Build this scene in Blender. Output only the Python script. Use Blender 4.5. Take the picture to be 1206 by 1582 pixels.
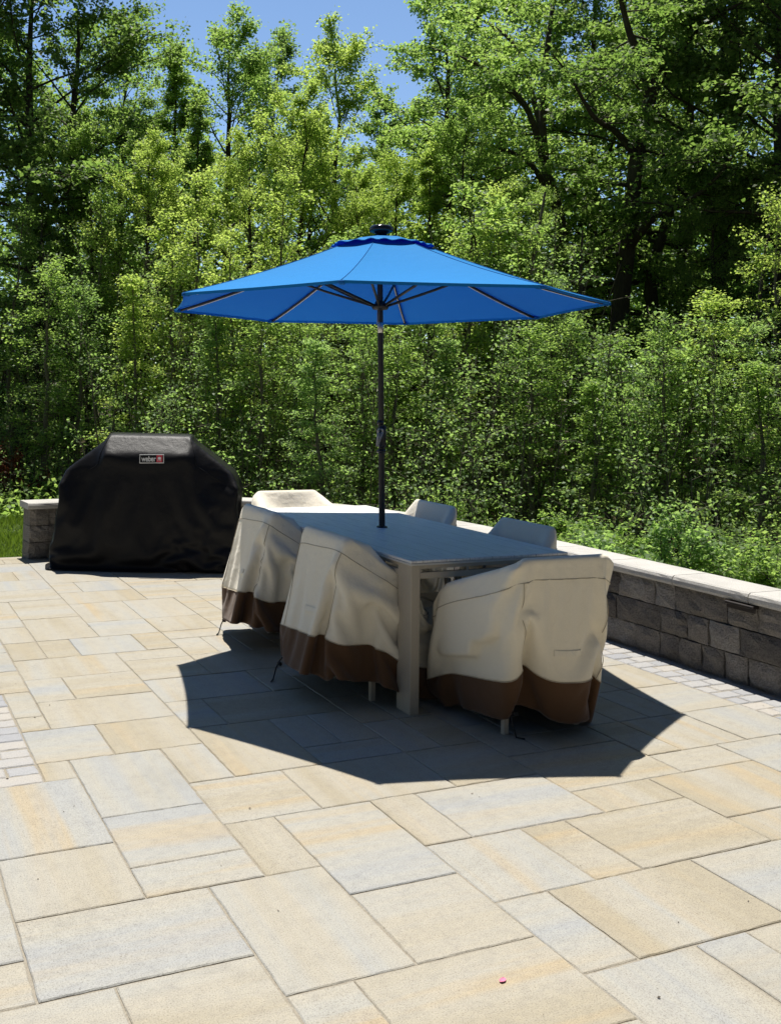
import bpy, math, random
import numpy as np
from mathutils import Vector, Matrix

for o in list(bpy.data.objects):
    bpy.data.objects.remove(o, do_unlink=True)
scene = bpy.context.scene
COL = scene.collection
PI = math.pi

# ------------------------------------------------------------------ camera, sky, sun, exposure
CAM = np.array([-0.084, -2.1657, 1.558])
R_ = np.array([0.92168792, -0.38742159, 0.01989692])
U_ = np.array([-0.0379637, -0.03903571, 0.99851639])
W_ = np.array([0.38607011, 0.92107585, 0.0506867])
FPX, CXP, CYP = 1498.713, 409.56, 533.84
cd = bpy.data.cameras.new('camera')
cam = bpy.data.objects.new('camera', cd)
COL.objects.link(cam)
cd.sensor_fit = 'AUTO'
cd.sensor_width = 36.0
cd.lens = FPX / 1582 * 36
cd.shift_x = (603 - CXP) / 1582
cd.shift_y = -(791 - CYP) / 1582
cd.clip_start = 0.05
cd.clip_end = 2000
M = Matrix.Identity(4)
for i in range(3):
    M[i][0], M[i][1], M[i][2], M[i][3] = R_[i], U_[i], -W_[i], CAM[i]
cam.matrix_world = M
scene.camera = cam

SUN = Vector((0.0706, 0.326, 1.0)).normalized()
SUN_EL = math.asin(SUN.z)
SUN_AZ = math.atan2(SUN.x, SUN.y)
w = bpy.data.worlds.new('World')
scene.world = w
w.use_nodes = True
wn = w.node_tree.nodes
bgn = wn['Background']
sky = wn.new('ShaderNodeTexSky')
sky.sky_type = 'NISHITA'
sky.sun_disc = False
sky.sun_elevation = SUN_EL
sky.sun_rotation = SUN_AZ
sky.altitude = 100
sky.air_density = 1.0
sky.dust_density = 0.0
sky.ozone_density = 3.5
# added sky gain: brighter on the sun's side, dimmed opposite to deepen shade
wtc = wn.new('ShaderNodeTexCoord')
wdot = wn.new('ShaderNodeVectorMath')
wdot.operation = 'DOT_PRODUCT'
wdot.inputs[1].default_value = (math.sin(SUN_AZ), math.cos(SUN_AZ), 0)
w.node_tree.links.new(wtc.outputs['Generated'], wdot.inputs[0])
wmr = wn.new('ShaderNodeMapRange')
for i_, v_ in enumerate((-0.4, 0.8, 0.30, 1.65)):
    wmr.inputs[i_ + 1].default_value = v_
w.node_tree.links.new(wdot.outputs['Value'], wmr.inputs[0])
wsc = wn.new('ShaderNodeVectorMath')
wsc.operation = 'SCALE'
w.node_tree.links.new(sky.outputs[0], wsc.inputs[0])
w.node_tree.links.new(wmr.outputs[0], wsc.inputs['Scale'])
w.node_tree.links.new(wsc.outputs[0], bgn.inputs[0])
bgn.inputs[1].default_value = 0.066
sl = bpy.data.lights.new('sun', 'SUN')
sl.energy = 5.0
sl.angle = math.radians(0.5)
sl.color = (1.0, 0.955, 0.88)
so = bpy.data.objects.new('sun', sl)
COL.objects.link(so)
so.rotation_euler = SUN.to_track_quat('Z', 'Y').to_euler()
so.location = (0, 0, 30)

scene.view_settings.view_transform = 'Standard'
scene.view_settings.look = 'None'
scene.view_settings.gamma = 1
scene.view_settings.exposure = 0.42
scene.render.engine = 'CYCLES'
scene.cycles.max_bounces = 6
scene.cycles.diffuse_bounces = 3
scene.cycles.transmission_bounces = 4
scene.cycles.glossy_bounces = 3
scene.cycles.use_denoising = True
scene.cycles.use_adaptive_sampling = True
scene.cycles.adaptive_threshold = 0.02


def at(px, D, py=612):
    """a ground point D metres from the camera in the direction seen at column px"""
    d = W_ + (px - CXP) / FPX * R_ - (py - CYP) / FPX * U_
    s = D / math.hypot(d[0], d[1])
    return CAM[0] + d[0] * s, CAM[1] + d[1] * s


def ztop(py, D):
    return CAM[2] + D * (612 - py) / FPX


# ------------------------------------------------------------------ materials
class NT:
    def __init__(self, name):
        self.m = bpy.data.materials.new(name)
        self.m.use_nodes = True
        self.t = self.m.node_tree
        self.t.nodes.clear()
        self.out = self.n('ShaderNodeOutputMaterial')

    def n(self, ty, **kw):
        nd = self.t.nodes.new(ty)
        for k, v in kw.items():
            if k.startswith('i_'):
                key = k[2:]
                nd.inputs[int(key) if key.isdigit() else key.replace('_', ' ')].default_value = v
            else:
                setattr(nd, k, v)
        return nd

    def l(self, a, b):
        self.t.links.new(a, b)

    def ramp(self, fac, stops):
        r = self.n('ShaderNodeValToRGB')
        e = r.color_ramp.elements
        while len(e) > 1:
            e.remove(e[-1])
        e[0].position = stops[0][0]
        e[0].color = tuple(stops[0][1]) + (1,) if len(stops[0][1]) == 3 else stops[0][1]
        for p, c in stops[1:]:
            x = e.new(p)
            x.color = tuple(c) + (1,)
        self.l(fac, r.inputs[0])
        return r.outputs[0]

    def mix(self, fac, a, b, mode='MIX'):
        mx = self.n('ShaderNodeMix', data_type='RGBA', blend_type=mode)
        for s, v in ((mx.inputs[0], fac), (mx.inputs[6], a), (mx.inputs[7], b)):
            if hasattr(v, 'links'):
                self.l(v, s)
            else:
                s.default_value = v if not isinstance(v, tuple) else (v + (1,) if len(v) == 3 else v)
        return mx.outputs[2]

    def math(self, op, a, b=0.0):
        mt = self.n('ShaderNodeMath', operation=op)
        for s, v in ((mt.inputs[0], a), (mt.inputs[1], b)):
            if hasattr(v, 'links'):
                self.l(v, s)
            else:
                s.default_value = v
        return mt.outputs[0]

    def noise(self, scale, detail=4, rough=0.55, vec=None):
        nz = self.n('ShaderNodeTexNoise', i_Scale=scale, i_Detail=detail, i_Roughness=rough)
        if vec is not None:
            self.l(vec, nz.inputs['Vector'])
        return nz.outputs['Fac']

    def obj(self):
        return self.n('ShaderNodeTexCoord').outputs['Object']

    def gen(self):
        return self.n('ShaderNodeNewGeometry').outputs['Position']

    def bump(self, h, strength, dist):
        b = self.n('ShaderNodeBump', i_Strength=strength, i_Distance=dist)
        self.l(h, b.inputs['Height'])
        return b.outputs[0]

    def pbr(self, color, rough=0.6, metal=0.0, spec=0.5, bump=None):
        p = self.n('ShaderNodeBsdfPrincipled')
        for key, v in (('Base Color', color), ('Roughness', rough), ('Metallic', metal), ('Specular IOR Level', spec)):
            s = p.inputs[key]
            if hasattr(v, 'links'):
                self.l(v, s)
            else:
                s.default_value = v + (1,) if isinstance(v, tuple) and len(v) == 3 else v
        if bump is not None:
            self.l(bump, p.inputs['Normal'])
        return p

    def done(self, sh):
        self.l(sh.outputs[0] if hasattr(sh, 'outputs') else sh, self.out.inputs[0])
        return self.m


def mat_slab():
    k = NT('paving_slab')
    at_ = k.n('ShaderNodeAttribute', attribute_name='tone')
    sep = k.n('ShaderNodeSeparateColor')
    k.l(at_.outputs['Color'], sep.inputs[0])
    rnd, rnd2, ori = sep.outputs[0], sep.outputs[1], sep.outputs[2]
    pos = k.gen()
    sx = k.n('ShaderNodeSeparateXYZ')
    k.l(pos, sx.inputs[0])
    # streaks: stretch along the slab's own grain (x or y), offset per slab
    ax = k.math('ADD', k.math('MULTIPLY', sx.outputs[0], k.math('ADD', k.math('MULTIPLY', ori, 6.0), 0.5)), k.math('MULTIPLY', rnd, 57.0))
    ay = k.math('ADD', k.math('MULTIPLY', sx.outputs[1], k.math('SUBTRACT', 6.5, k.math('MULTIPLY', ori, 6.0))), k.math('MULTIPLY', rnd2, 91.0))
    cb = k.n('ShaderNodeCombineXYZ')
    k.l(ax, cb.inputs[0]); k.l(ay, cb.inputs[1])
    streak = k.noise(0.75, 3, 0.55, cb.outputs[0])
    f = k.math('ADD', k.math('MULTIPLY', k.math('SUBTRACT', streak, 0.5), 2.1), k.math('ADD', k.math('MULTIPLY', rnd, 0.66), 0.16))
    base = k.ramp(f, [(0.06, (0.345, 0.303, 0.222)), (0.28, (0.370, 0.334, 0.262)), (0.52, (0.378, 0.350, 0.290)), (0.74, (0.366, 0.353, 0.312)), (1.0, (0.334, 0.336, 0.326))])
    warm = k.noise(1.15, 3, 0.5, cb.outputs[0])
    wf = k.math('MULTIPLY', k.ramp(warm, [(0.52, (0, 0, 0)), (0.68, (1, 1, 1))]), k.math('MULTIPLY', rnd2, 0.9))
    base = k.mix(wf, base, (0.41, 0.322, 0.195))
    sp = k.noise(230, 3, 0.7, pos)
    spc = k.ramp(sp, [(0.33, (0.62, 0.6, 0.57)), (0.47, (0.97, 0.97, 0.97)), (0.62, (1.08, 1.08, 1.06)), (0.75, (1.2, 1.2, 1.18))])
    base = k.mix(1.0, base, spc, 'MULTIPLY')
    mid = k.noise(17, 5, 0.7, pos)
    base = k.mix(1.0, base, k.ramp(mid, [(0.32, (0.91, 0.91, 0.92)), (0.5, (1, 1, 1)), (0.7, (1.04, 1.035, 1.02))]), 'MULTIPLY')
    st = k.noise(2.1, 6, 0.62, pos)
    base = k.mix(1.0, base, k.ramp(st, [(0.32, (0.93, 0.925, 0.91)), (0.46, (1, 1, 1))]), 'MULTIPLY')
    vs = k.n('ShaderNodeVectorMath', operation='MULTIPLY')
    vs.inputs[1].default_value = (9.0, 1.3, 1.0)
    k.l(cb.outputs[0], vs.inputs[0])
    gr_ = k.noise(6.0, 5, 0.7, vs.outputs[0])
    base = k.mix(1.0, base, k.ramp(gr_, [(0.28, (0.90, 0.90, 0.91)), (0.5, (1, 1, 1)), (0.72, (1.06, 1.05, 1.03))]), 'MULTIPLY')
    pit = k.noise(95, 2, 0.5, pos)
    base = k.mix(1.0, base, k.ramp(pit, [(0.22, (0.55, 0.53, 0.5)), (0.30, (1, 1, 1))]), 'MULTIPLY')
    h = k.math('ADD', k.math('MULTIPLY', sp, 0.5), k.math('MULTIPLY', k.noise(55, 4, 0.6, pos), 0.9))
    return k.done(k.pbr(base, 0.66, 0, 0.42, k.bump(h, 0.6, 0.004)))


def mat_cobble():
    k = NT('grey_cobble')
    at_ = k.n('ShaderNodeAttribute', attribute_name='tone')
    sep = k.n('ShaderNodeSeparateColor')
    k.l(at_.outputs['Color'], sep.inputs[0])
    pos = k.gen()
    f = k.math('ADD', k.math('MULTIPLY', sep.outputs[0], 0.7), k.math('MULTIPLY', k.noise(9, 4, 0.6, pos), 0.5))
    c = k.ramp(f, [(0.2, (0.31, 0.315, 0.33)), (0.6, (0.38, 0.375, 0.37)), (0.95, (0.43, 0.40, 0.355))])
    sp = k.noise(210, 3, 0.7, pos)
    c = k.mix(1.0, c, k.ramp(sp, [(0.3, (0.7, 0.7, 0.7)), (0.5, (1, 1, 1)), (0.7, (1.12, 1.12, 1.12))]), 'MULTIPLY')
    return k.done(k.pbr(c, 0.85, 0, 0.25, k.bump(k.math('ADD', sp, k.noise(40, 4, 0.6, pos)), 0.5, 0.004)))


def mat_sand():
    k = NT('joint_sand')
    pos = k.gen()
    c = k.ramp(k.noise(160, 4, 0.7, pos), [(0.3, (0.24, 0.21, 0.165)), (0.7, (0.38, 0.345, 0.28))])
    return k.done(k.pbr(c, 0.95, 0, 0.1, k.bump(k.noise(120, 3, 0.7, pos), 0.6, 0.006)))


def mat_wall():
    k = NT('wall_stone')
    rn = k.n('ShaderNodeNewGeometry').outputs['Random Per Island']
    pos = k.gen()
    f = k.math('ADD', k.math('MULTIPLY', rn, 0.55), k.math('MULTIPLY', k.noise(7, 5, 0.65, pos), 0.6))
    c = k.ramp(f, [(0.2, (0.15, 0.138, 0.128)), (0.45, (0.25, 0.228, 0.202)), (0.7, (0.32, 0.292, 0.26)), (0.92, (0.42, 0.40, 0.375))])
    c = k.mix(1.0, c, k.ramp(k.noise(90, 4, 0.75, pos), [(0.3, (0.55, 0.55, 0.55)), (0.52, (1, 1, 1)), (0.72, (1.35, 1.33, 1.3))]), 'MULTIPLY')
    h = k.math('ADD', k.noise(28, 6, 0.7, pos), k.math('MULTIPLY', k.noise(110, 3, 0.7, pos), 0.5))
    return k.done(k.pbr(c, 0.9, 0, 0.2, k.bump(h, 1.0, 0.03)))


def mat_cap():
    k = NT('cap_stone')
    rn = k.n('ShaderNodeNewGeometry').outputs['Random Per Island']
    pos = k.gen()
    f = k.math('ADD', k.math('MULTIPLY', rn, 0.3), k.math('MULTIPLY', k.noise(5, 5, 0.6, pos), 0.8))
    c = k.ramp(f, [(0.22, (0.40, 0.38, 0.35)), (0.55, (0.52, 0.50, 0.46)), (0.9, (0.60, 0.58, 0.54))])
    c = k.mix(1.0, c, k.ramp(k.noise(150, 3, 0.7, pos), [(0.3, (0.75, 0.75, 0.75)), (0.55, (1, 1, 1)), (0.75, (1.1, 1.1, 1.1))]), 'MULTIPLY')
    return k.done(k.pbr(c, 0.85, 0, 0.25, k.bump(k.noise(60, 5, 0.7, pos), 0.4, 0.006)))


def mat_fabric(name, col, col2, rough=0.85, weave=900, sheen=0.2, spec=0.25, bumpk=0.25, transl=None):
    k = NT(name)
    pos = k.obj()
    f = k.noise(3.0, 5, 0.6, pos)
    c = k.mix(f, col, col2)
    fine = k.noise(weave, 2, 0.5, pos)
    c = k.mix(1.0, c, k.ramp(fine, [(0.3, (0.85, 0.85, 0.85)), (0.7, (1.1, 1.1, 1.1))]), 'MULTIPLY')
    wr = k.math('ABSOLUTE', k.math('SUBTRACT', k.noise(7, 3, 0.5, pos), 0.5))
    wr2 = k.math('ABSOLUTE', k.math('SUBTRACT', k.noise(17, 2, 0.5, pos), 0.5))
    hh = k.math('ADD', k.math('MULTIPLY', wr, -2.6), k.math('MULTIPLY', wr2, -0.9))
    b = k.bump(k.math('ADD', k.math('MULTIPLY', fine, 0.12), hh), bumpk, 0.012)
    p = k.pbr(c, rough, 0, spec, b)
    p.inputs['Sheen Weight'].default_value = sheen
    if transl is None:
        return k.done(p)
    t = k.n('ShaderNodeBsdfTranslucent')
    t.inputs[0].default_value = transl + (1,)
    a = k.n('ShaderNodeAddShader')
    k.l(p.outputs[0], a.inputs[0]); k.l(t.outputs[0], a.inputs[1])
    return k.done(a)


def mat_plain(name, col, rough=0.5, metal=0.0, spec=0.5, var=0.12, sc=40, bumpk=0.05):
    k = NT(name)
    pos = k.obj()
    nz = k.noise(sc, 4, 0.6, pos)
    lo = tuple(c * (1 - var) for c in col)
    hi = tuple(min(1, c * (1 + var)) for c in col)
    c = k.mix(nz, lo, hi)
    rr = k.math('ADD', k.math('MULTIPLY', k.noise(sc * 0.3, 3, 0.6, pos), 0.16), rough - 0.08)
    return k.done(k.pbr(c, rr, metal, spec, k.bump(nz, bumpk, 0.003)))


def mat_tabletop():
    k = NT('tabletop_slate')
    pos = k.obj()
    mp = k.n('ShaderNodeMapping')
    mp.inputs['Scale'].default_value = (34.0, 3.0, 3.0)
    mp.inputs['Rotation'].default_value = (0, 0, 0.0)
    k.l(pos, mp.inputs[0])
    g = k.noise(2.2, 6, 0.65, mp.outputs[0])
    c = k.ramp(g, [(0.25, (0.55, 0.54, 0.52)), (0.5, (0.74, 0.725, 0.70)), (0.75, (0.85, 0.835, 0.81))])
    sy_ = k.n('ShaderNodeSeparateXYZ')
    k.l(pos, sy_.inputs[0])
    fr_ = k.math('FRACT', k.math('MULTIPLY', sy_.outputs[0], 1 / 0.1373))
    ln_ = k.math('ABSOLUTE', k.math('SUBTRACT', fr_, 0.5))
    jn = k.ramp(ln_, [(0.478, (0, 0, 0)), (0.49, (1, 1, 1))])      # fine joints between the planks of the top
    c = k.mix(k.math('MULTIPLY', jn, 0.45), c, (0.16, 0.155, 0.15))
    r = k.math('ADD', k.math('MULTIPLY', g, 0.2), 0.40)
    return k.done(k.pbr(c, r, 0, 0.75, k.bump(g, 0.1, 0.002)))


def mat_leaf(name, dark, light, tr_dark, tr_light, wt=0.58):
    k = NT(name)
    rn = k.n('ShaderNodeNewGeometry').outputs['Random Per Island']
    oi = k.n('ShaderNodeObjectInfo').outputs['Random']
    f = k.math('ADD', k.math('MULTIPLY', rn, 0.75), k.math('MULTIPLY', oi, 0.25))
    c = k.mix(f, dark, light)
    ct = k.mix(f, tr_dark, tr_light)
    p = k.pbr(c, 0.5, 0, 0.3)
    t = k.n('ShaderNodeBsdfTranslucent')
    k.l(ct, t.inputs[0])
    m = k.n('ShaderNodeMixShader')
    m.inputs[0].default_value = wt
    k.l(p.outputs[0], m.inputs[1]); k.l(t.outputs[0], m.inputs[2])
    return k.done(m)


def mat_bark(name, lo, hi):
    k = NT(name)
    pos = k.obj()
    mp = k.n('ShaderNodeMapping')
    mp.inputs['Scale'].default_value = (1, 1, 0.15)
    k.l(pos, mp.inputs[0])
    nz = k.noise(30, 5, 0.7, mp.outputs[0])
    c = k.mix(nz, lo, hi)
    c = k.mix(k.math('MULTIPLY', k.ramp(k.noise(3, 4, 0.6, pos), [(0.45, (0, 0, 0)), (0.7, (1, 1, 1))]), 0.4), c, (0.10, 0.11, 0.06))
    return k.done(k.pbr(c, 0.95, 0, 0.15, k.bump(nz, 0.9, 0.02)))


def mat_ground():
    k = NT('forest_floor')
    pos = k.gen()
    c = k.ramp(k.noise(3, 6, 0.7, pos), [(0.3, (0.035, 0.03, 0.018)), (0.55, (0.07, 0.055, 0.032)), (0.75, (0.05, 0.07, 0.022))])
    c = k.mix(1.0, c, k.ramp(k.noise(45, 4, 0.7, pos), [(0.3, (0.6, 0.6, 0.6)), (0.7, (1.3, 1.3, 1.3))]), 'MULTIPLY')
    return k.done(k.pbr(c, 1.0, 0, 0.1, k.bump(k.noise(25, 5, 0.7, pos), 1.0, 0.05)))


def mat_lawn():
    k = NT('lawn_soil')
    pos = k.gen()
    c = k.ramp(k.noise(40, 5, 0.7, pos), [(0.3, (0.03, 0.05, 0.01)), (0.7, (0.07, 0.11, 0.022))])
    return k.done(k.pbr(c, 1.0, 0, 0.1))


MT = dict(
    slab=mat_slab(), cobble=mat_cobble(), sand=mat_sand(), wall=mat_wall(), cap=mat_cap(),
    beige=mat_fabric('beige_canvas', (0.81, 0.735, 0.585), (0.87, 0.80, 0.655), bumpk=0.42, transl=(0.05, 0.042, 0.03)),
    brown=mat_fabric('brown_canvas', (0.088, 0.043, 0.018), (0.118, 0.06, 0.027), transl=(0.008, 0.004, 0.002)),
    seam=mat_fabric('seam_thread', (0.44, 0.375, 0.27), (0.50, 0.42, 0.31)),
    blackc=mat_fabric('black_vinyl_fabric', (0.006, 0.006, 0.007), (0.010, 0.010, 0.012), rough=0.46, sheen=0.0, spec=0.18, weave=600, bumpk=0.2),
    blue=mat_fabric('blue_canopy_cloth', (0.010, 0.198, 0.50), (0.013, 0.212, 0.54), rough=0.8, sheen=0.0, spec=0.15, bumpk=0.20, transl=(0.0, 0.0, 0.06)),
    bluedk=mat_fabric('blue_piping', (0.006, 0.10, 0.34), (0.008, 0.12, 0.38), spec=0.15, sheen=0.0, transl=(0.002, 0.02, 0.13)),
    pole=mat_plain('bronze_black_paint', (0.012, 0.012, 0.013), 0.38, 0.0, 0.5),
    silver=mat_plain('silver_metal', (0.62, 0.61, 0.58), 0.28, 1.0),
    led=mat_plain('led_strip_plastic', (0.75, 0.75, 0.73), 0.4, 0.0),
    handle=mat_plain('grey_plastic', (0.36, 0.35, 0.32), 0.45),
    alu=mat_plain('taupe_aluminium', (0.43, 0.375, 0.295), 0.45, 0.0, 0.5, 0.06),
    slate=mat_tabletop(),
    rim=mat_plain('tabletop_edge', (0.55, 0.53, 0.49), 0.4),
    strap=mat_plain('black_webbing', (0.012, 0.012, 0.012), 0.8),
    solar=mat_plain('solar_panel', (0.010, 0.012, 0.018), 0.15),
    white=mat_plain('white_print', (0.8, 0.8, 0.8), 0.6, 0, 0.3, 0.02),
    black=mat_plain('black_print', (0.008, 0.008, 0.008), 0.6, 0, 0.3, 0.02),
    red=mat_plain('red_print', (0.62, 0.06, 0.09), 0.6, 0, 0.3, 0.04),
    light=mat_plain('wall_light_housing', (0.025, 0.018, 0.014), 0.5),
    petal=mat_plain('pink_petal', (0.72, 0.22, 0.34), 0.6, 0, 0.3, 0.15, 120),
    floor=mat_ground(), lawn=mat_lawn(),
    barkd=mat_bark('dark_bark', (0.03, 0.026, 0.021), (0.10, 0.088, 0.072)),
    barkp=mat_bark('pale_bark', (0.11, 0.10, 0.075), (0.24, 0.22, 0.17)),
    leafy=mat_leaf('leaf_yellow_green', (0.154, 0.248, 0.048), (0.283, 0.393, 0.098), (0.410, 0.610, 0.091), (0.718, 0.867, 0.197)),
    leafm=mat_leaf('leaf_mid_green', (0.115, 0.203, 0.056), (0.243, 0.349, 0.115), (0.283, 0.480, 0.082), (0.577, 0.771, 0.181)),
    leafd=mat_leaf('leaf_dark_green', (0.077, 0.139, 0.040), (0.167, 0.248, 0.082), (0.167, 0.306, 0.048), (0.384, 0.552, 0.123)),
    leafo=mat_leaf('leaf_pale_green', (0.148, 0.240, 0.098), (0.283, 0.400, 0.189), (0.283, 0.480, 0.098), (0.538, 0.756, 0.214)),
    leafr=mat_leaf('leaf_russet', (0.12, 0.05, 0.025), (0.22, 0.09, 0.045), (0.25, 0.08, 0.03), (0.4, 0.14, 0.06)),
    grass=mat_leaf('grass_blade', (0.06, 0.12, 0.014), (0.13, 0.20, 0.03), (0.12, 0.22, 0.015), (0.26, 0.38, 0.04), 0.45),
)


# ------------------------------------------------------------------ object helpers
def tag(o, label=None, cat=None, group=None, kind=None):
    for k_, v in (('label', label), ('category', cat), ('group', group), ('kind', kind)):
        if v:
            o[k_] = v
    return o


def thing(name, label, cat, loc=(0, 0, 0), rz=0.0, group=None):
    o = bpy.data.objects.new(name, None)
    COL.objects.link(o)
    o.location = loc
    o.rotation_euler = (0, 0, rz)
    o.empty_display_size = 0.2
    return tag(o, label, cat, group)


def link(name, me, mat, parent=None, smooth=False):
    o = bpy.data.objects.new(name, me)
    COL.objects.link(o)
    if mat is not None:
        me.materials.append(mat)
    if parent is not None:
        o.parent = parent
    if smooth:
        me.polygons.foreach_set('use_smooth', np.ones(len(me.polygons), dtype=bool))
    return o


def np_mesh(name, V, F):
    """F: (n,k) int array of equal-sized faces, or a list of index tuples"""
    me = bpy.data.meshes.new(name)
    if isinstance(F, np.ndarray):
        n, k_ = F.shape
        me.vertices.add(len(V))
        me.vertices.foreach_set('co', np.ascontiguousarray(V, dtype=np.float32).ravel())
        me.loops.add(n * k_)
        me.loops.foreach_set('vertex_index', np.ascontiguousarray(F, dtype=np.int32).ravel())
        me.polygons.add(n)
        me.polygons.foreach_set('loop_start', np.arange(0, n * k_, k_, dtype=np.int32))
        me.update(calc_edges=True)
    else:
        me.from_pydata([tuple(map(float, v)) for v in V], [], [tuple(map(int, f)) for f in F])
        me.update()
    return me


class MB:
    def __init__(self):
        self.v = []
        self.f = []

    def add(self, V, F):
        b = len(self.v)
        self.v.extend([tuple(map(float, v)) for v in V])
        self.f.extend([tuple(i + b for i in f) for f in F])

    def box(self, c, s, M=None, bev=0.004):
        """box with chamfered edges: 24 verts"""
        hx, hy, hz = s[0] / 2, s[1] / 2, s[2] / 2
        b = min(bev, hx * .8, hy * .8, hz * .8)
        V = []
        idx = {}
        for sx in (-1, 1):
            for sy in (-1, 1):
                for sz in (-1, 1):
                    for a in range(3):
                        p = [sx * (hx - (b if a != 0 else 0)), sy * (hy - (b if a != 1 else 0)), sz * (hz - (b if a != 2 else 0))]
                        idx[(sx, sy, sz, a)] = len(V)
                        V.append(p)
        F = []
        S = (-1, 1)
        for a in range(3):
            o1, o2 = [x for x in range(3) if x != a]
            for s_ in S:
                q = []
                for (t1, t2) in ((-1, -1), (1, -1), (1, 1), (-1, 1)):
                    k3 = [0, 0, 0]
                    k3[a] = s_; k3[o1] = t1; k3[o2] = t2
                    q.append(idx[(k3[0], k3[1], k3[2], a)])
                if (s_ > 0) == (a == 1):
                    q = q[::-1]
                F.append(q)
        for a in range(3):            # edges along axis a
            o1, o2 = [x for x in range(3) if x != a]
            for t1 in S:
                for t2 in S:
                    q = []
                    for s_, n in ((-1, o1), (1, o1), (1, o2), (-1, o2)):
                        k3 = [0, 0, 0]
                        k3[a] = s_; k3[o1] = t1; k3[o2] = t2
                        q.append(idx[(k3[0], k3[1], k3[2], n)])
                    F.append(q)
        for sx in S:
            for sy in S:
                for sz in S:
                    F.append([idx[(sx, sy, sz, a)] for a in range(3)])
        V = np.array(V)
        if M is not None:
            V = V @ np.array(M)[:3, :3].T
        V = V + np.array(c)
        self.add(V, F)
        return self

    def tube(self, pts, rad, sides=8, cap=True):
        pts = np.array(pts, float)
        n = len(pts)
        rad = np.broadcast_to(np.array(rad, float), (n,))
        V, F = tube_arrays(pts, rad, sides)
        F = [tuple(f) for f in F]
        if cap:
            F.append(tuple(range(sides))[::-1])
            F.append(tuple(range((n - 1) * sides, n * sides)))
        self.add(V, F)
        return self

    def lathe(self, prof, sides=24, c=(0, 0, 0)):
        V = []
        F = []
        for r, z in prof:
            for k in range(sides):
                a = 2 * PI * k / sides
                V.append((c[0] + r * math.cos(a), c[1] + r * math.sin(a), c[2] + z))
        for i in range(len(prof) - 1):
            for k in range(sides):
                k2 = (k + 1) % sides
                F.append((i * sides + k, i * sides + k2, (i + 1) * sides + k2, (i + 1) * sides + k))
        F.append(tuple(range(sides))[::-1])
        F.append(tuple(range((len(prof) - 1) * sides, len(prof) * sides)))
        self.add(V, F)
        return self

    def build(self, name, mat, parent=None, smooth=False, fix=True):
        me = np_mesh(name, self.v, self.f)
        if fix:
            import bmesh
            bm = bmesh.new()
            bm.from_mesh(me)
            bmesh.ops.recalc_face_normals(bm, faces=bm.faces)
            bm.to_mesh(me)
            bm.free()
        return link(name, me, mat, parent, smooth)


def tube_arrays(pts, rad, sides):
    n = len(pts)
    tan = np.gradient(pts, axis=0)
    tan /= np.linalg.norm(tan, axis=1, keepdims=True) + 1e-9
    ref = np.array([0, 0, 1.0]) if abs(tan[0][2]) < 0.8 else np.array([1.0, 0, 0])
    a = np.cross(tan, ref)
    a /= np.linalg.norm(a, axis=1, keepdims=True) + 1e-9
    b = np.cross(tan, a)
    ang = np.arange(sides) * 2 * PI / sides
    V = pts[:, None, :] + rad[:, None, None] * (np.cos(ang)[None, :, None] * a[:, None, :] + np.sin(ang)[None, :, None] * b[:, None, :])
    i = np.arange(n - 1)[:, None] * sides
    k = np.arange(sides)[None, :]
    k2 = (k + 1) % sides
    F = np.stack([i + k, i + k2, i + sides + k2, i + sides + k], axis=-1).reshape(-1, 4)
    return V.reshape(-1, 3), F


# ------------------------------------------------------------------ ground, lawn, paving
def plane(name, x0, y0, x1, y1, z, mat, nx=1, ny=1):
    xs = np.linspace(x0, x1, nx + 1); ys = np.linspace(y0, y1, ny + 1)
    X, Y = np.meshgrid(xs, ys, indexing='ij')
    V = np.stack([X.ravel(), Y.ravel(), np.full(X.size, z)], 1)
    i, j = np.meshgrid(np.arange(nx), np.arange(ny), indexing='ij')
    a = (i * (ny + 1) + j).ravel()
    F = np.stack([a, a + ny + 1, a + ny + 2, a + 1], 1)
    o = link(name, np_mesh(name, V, F), mat)
    return tag(o, kind='structure')


plane('ground', -700, -700, 700, 700, -0.10, MT['floor'])
plane('lawn', -14, 7.16, 3.6, 11.8, -0.035, MT['lawn'])
plane('patio_bed', -7.0, -5.0, 4.78, 7.16, -0.0042, MT['sand'])

GS = 0.2
KNOWN = '''1,6,4,9 2,4,4,6 4,7,6,10 4,5,6,7 4,4,6,5 2,2,5,4 6,4,7,6 7,3,9,6 9,4,10,6 10,4,13,6 13,4,15,5 13,5,16,7 5,1,7,4
7,1,9,3 9,2,11,4 11,2,12,4 12,2,15,4 15,3,18,5 10,0,13,2 9,0,10,2 4,16,7,18 4,14,5,16 5,14,7,16 4,12,7,14 5,10,7,12
6,8,7,10 7,8,9,11 6,6,8,8 8,6,11,8 7,17,9,18 7,15,9,17 5,18,6,20 6,18,8,20 5,20,7,23 7,22,9,25 7,20,9,22 19,8,21,10
19,10,21,12 19,6,21,8 17,6,19,8 16,6,17,8 16,5,18,6 0,3,2,6 0,2,2,3 1,0,3,2 3,0,5,2 5,-1,6,1 6,-1,9,1 9,-2,11,0
11,-2,12,0 13,0,16,2 15,2,18,3 18,4,20,6 16,0,18,2 18,1,20,4'''
rng = random.Random(7)
slabs = []
occ = {}
for t in KNOWN.split():
    a, b, c, d = map(int, t.split(','))
    slabs.append((a * GS, b * GS, c * GS, d * GS))
    for i in range(a, c):
        for j in range(b, d):
            occ[(i, j)] = 1
IX = .666
slabs += [(IX, 13 * GS, .8, 15 * GS), (IX, 12 * GS, .8, 13 * GS), (IX, 10 * GS, 1.0, 12 * GS), (IX, 9 * GS, .8, 10 * GS)]
for j in range(9, 15):
    for i in range(-8, 4):
        occ[(i, j)] = 1
for j in (10, 11):
    occ[(4, j)] = 1
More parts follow.
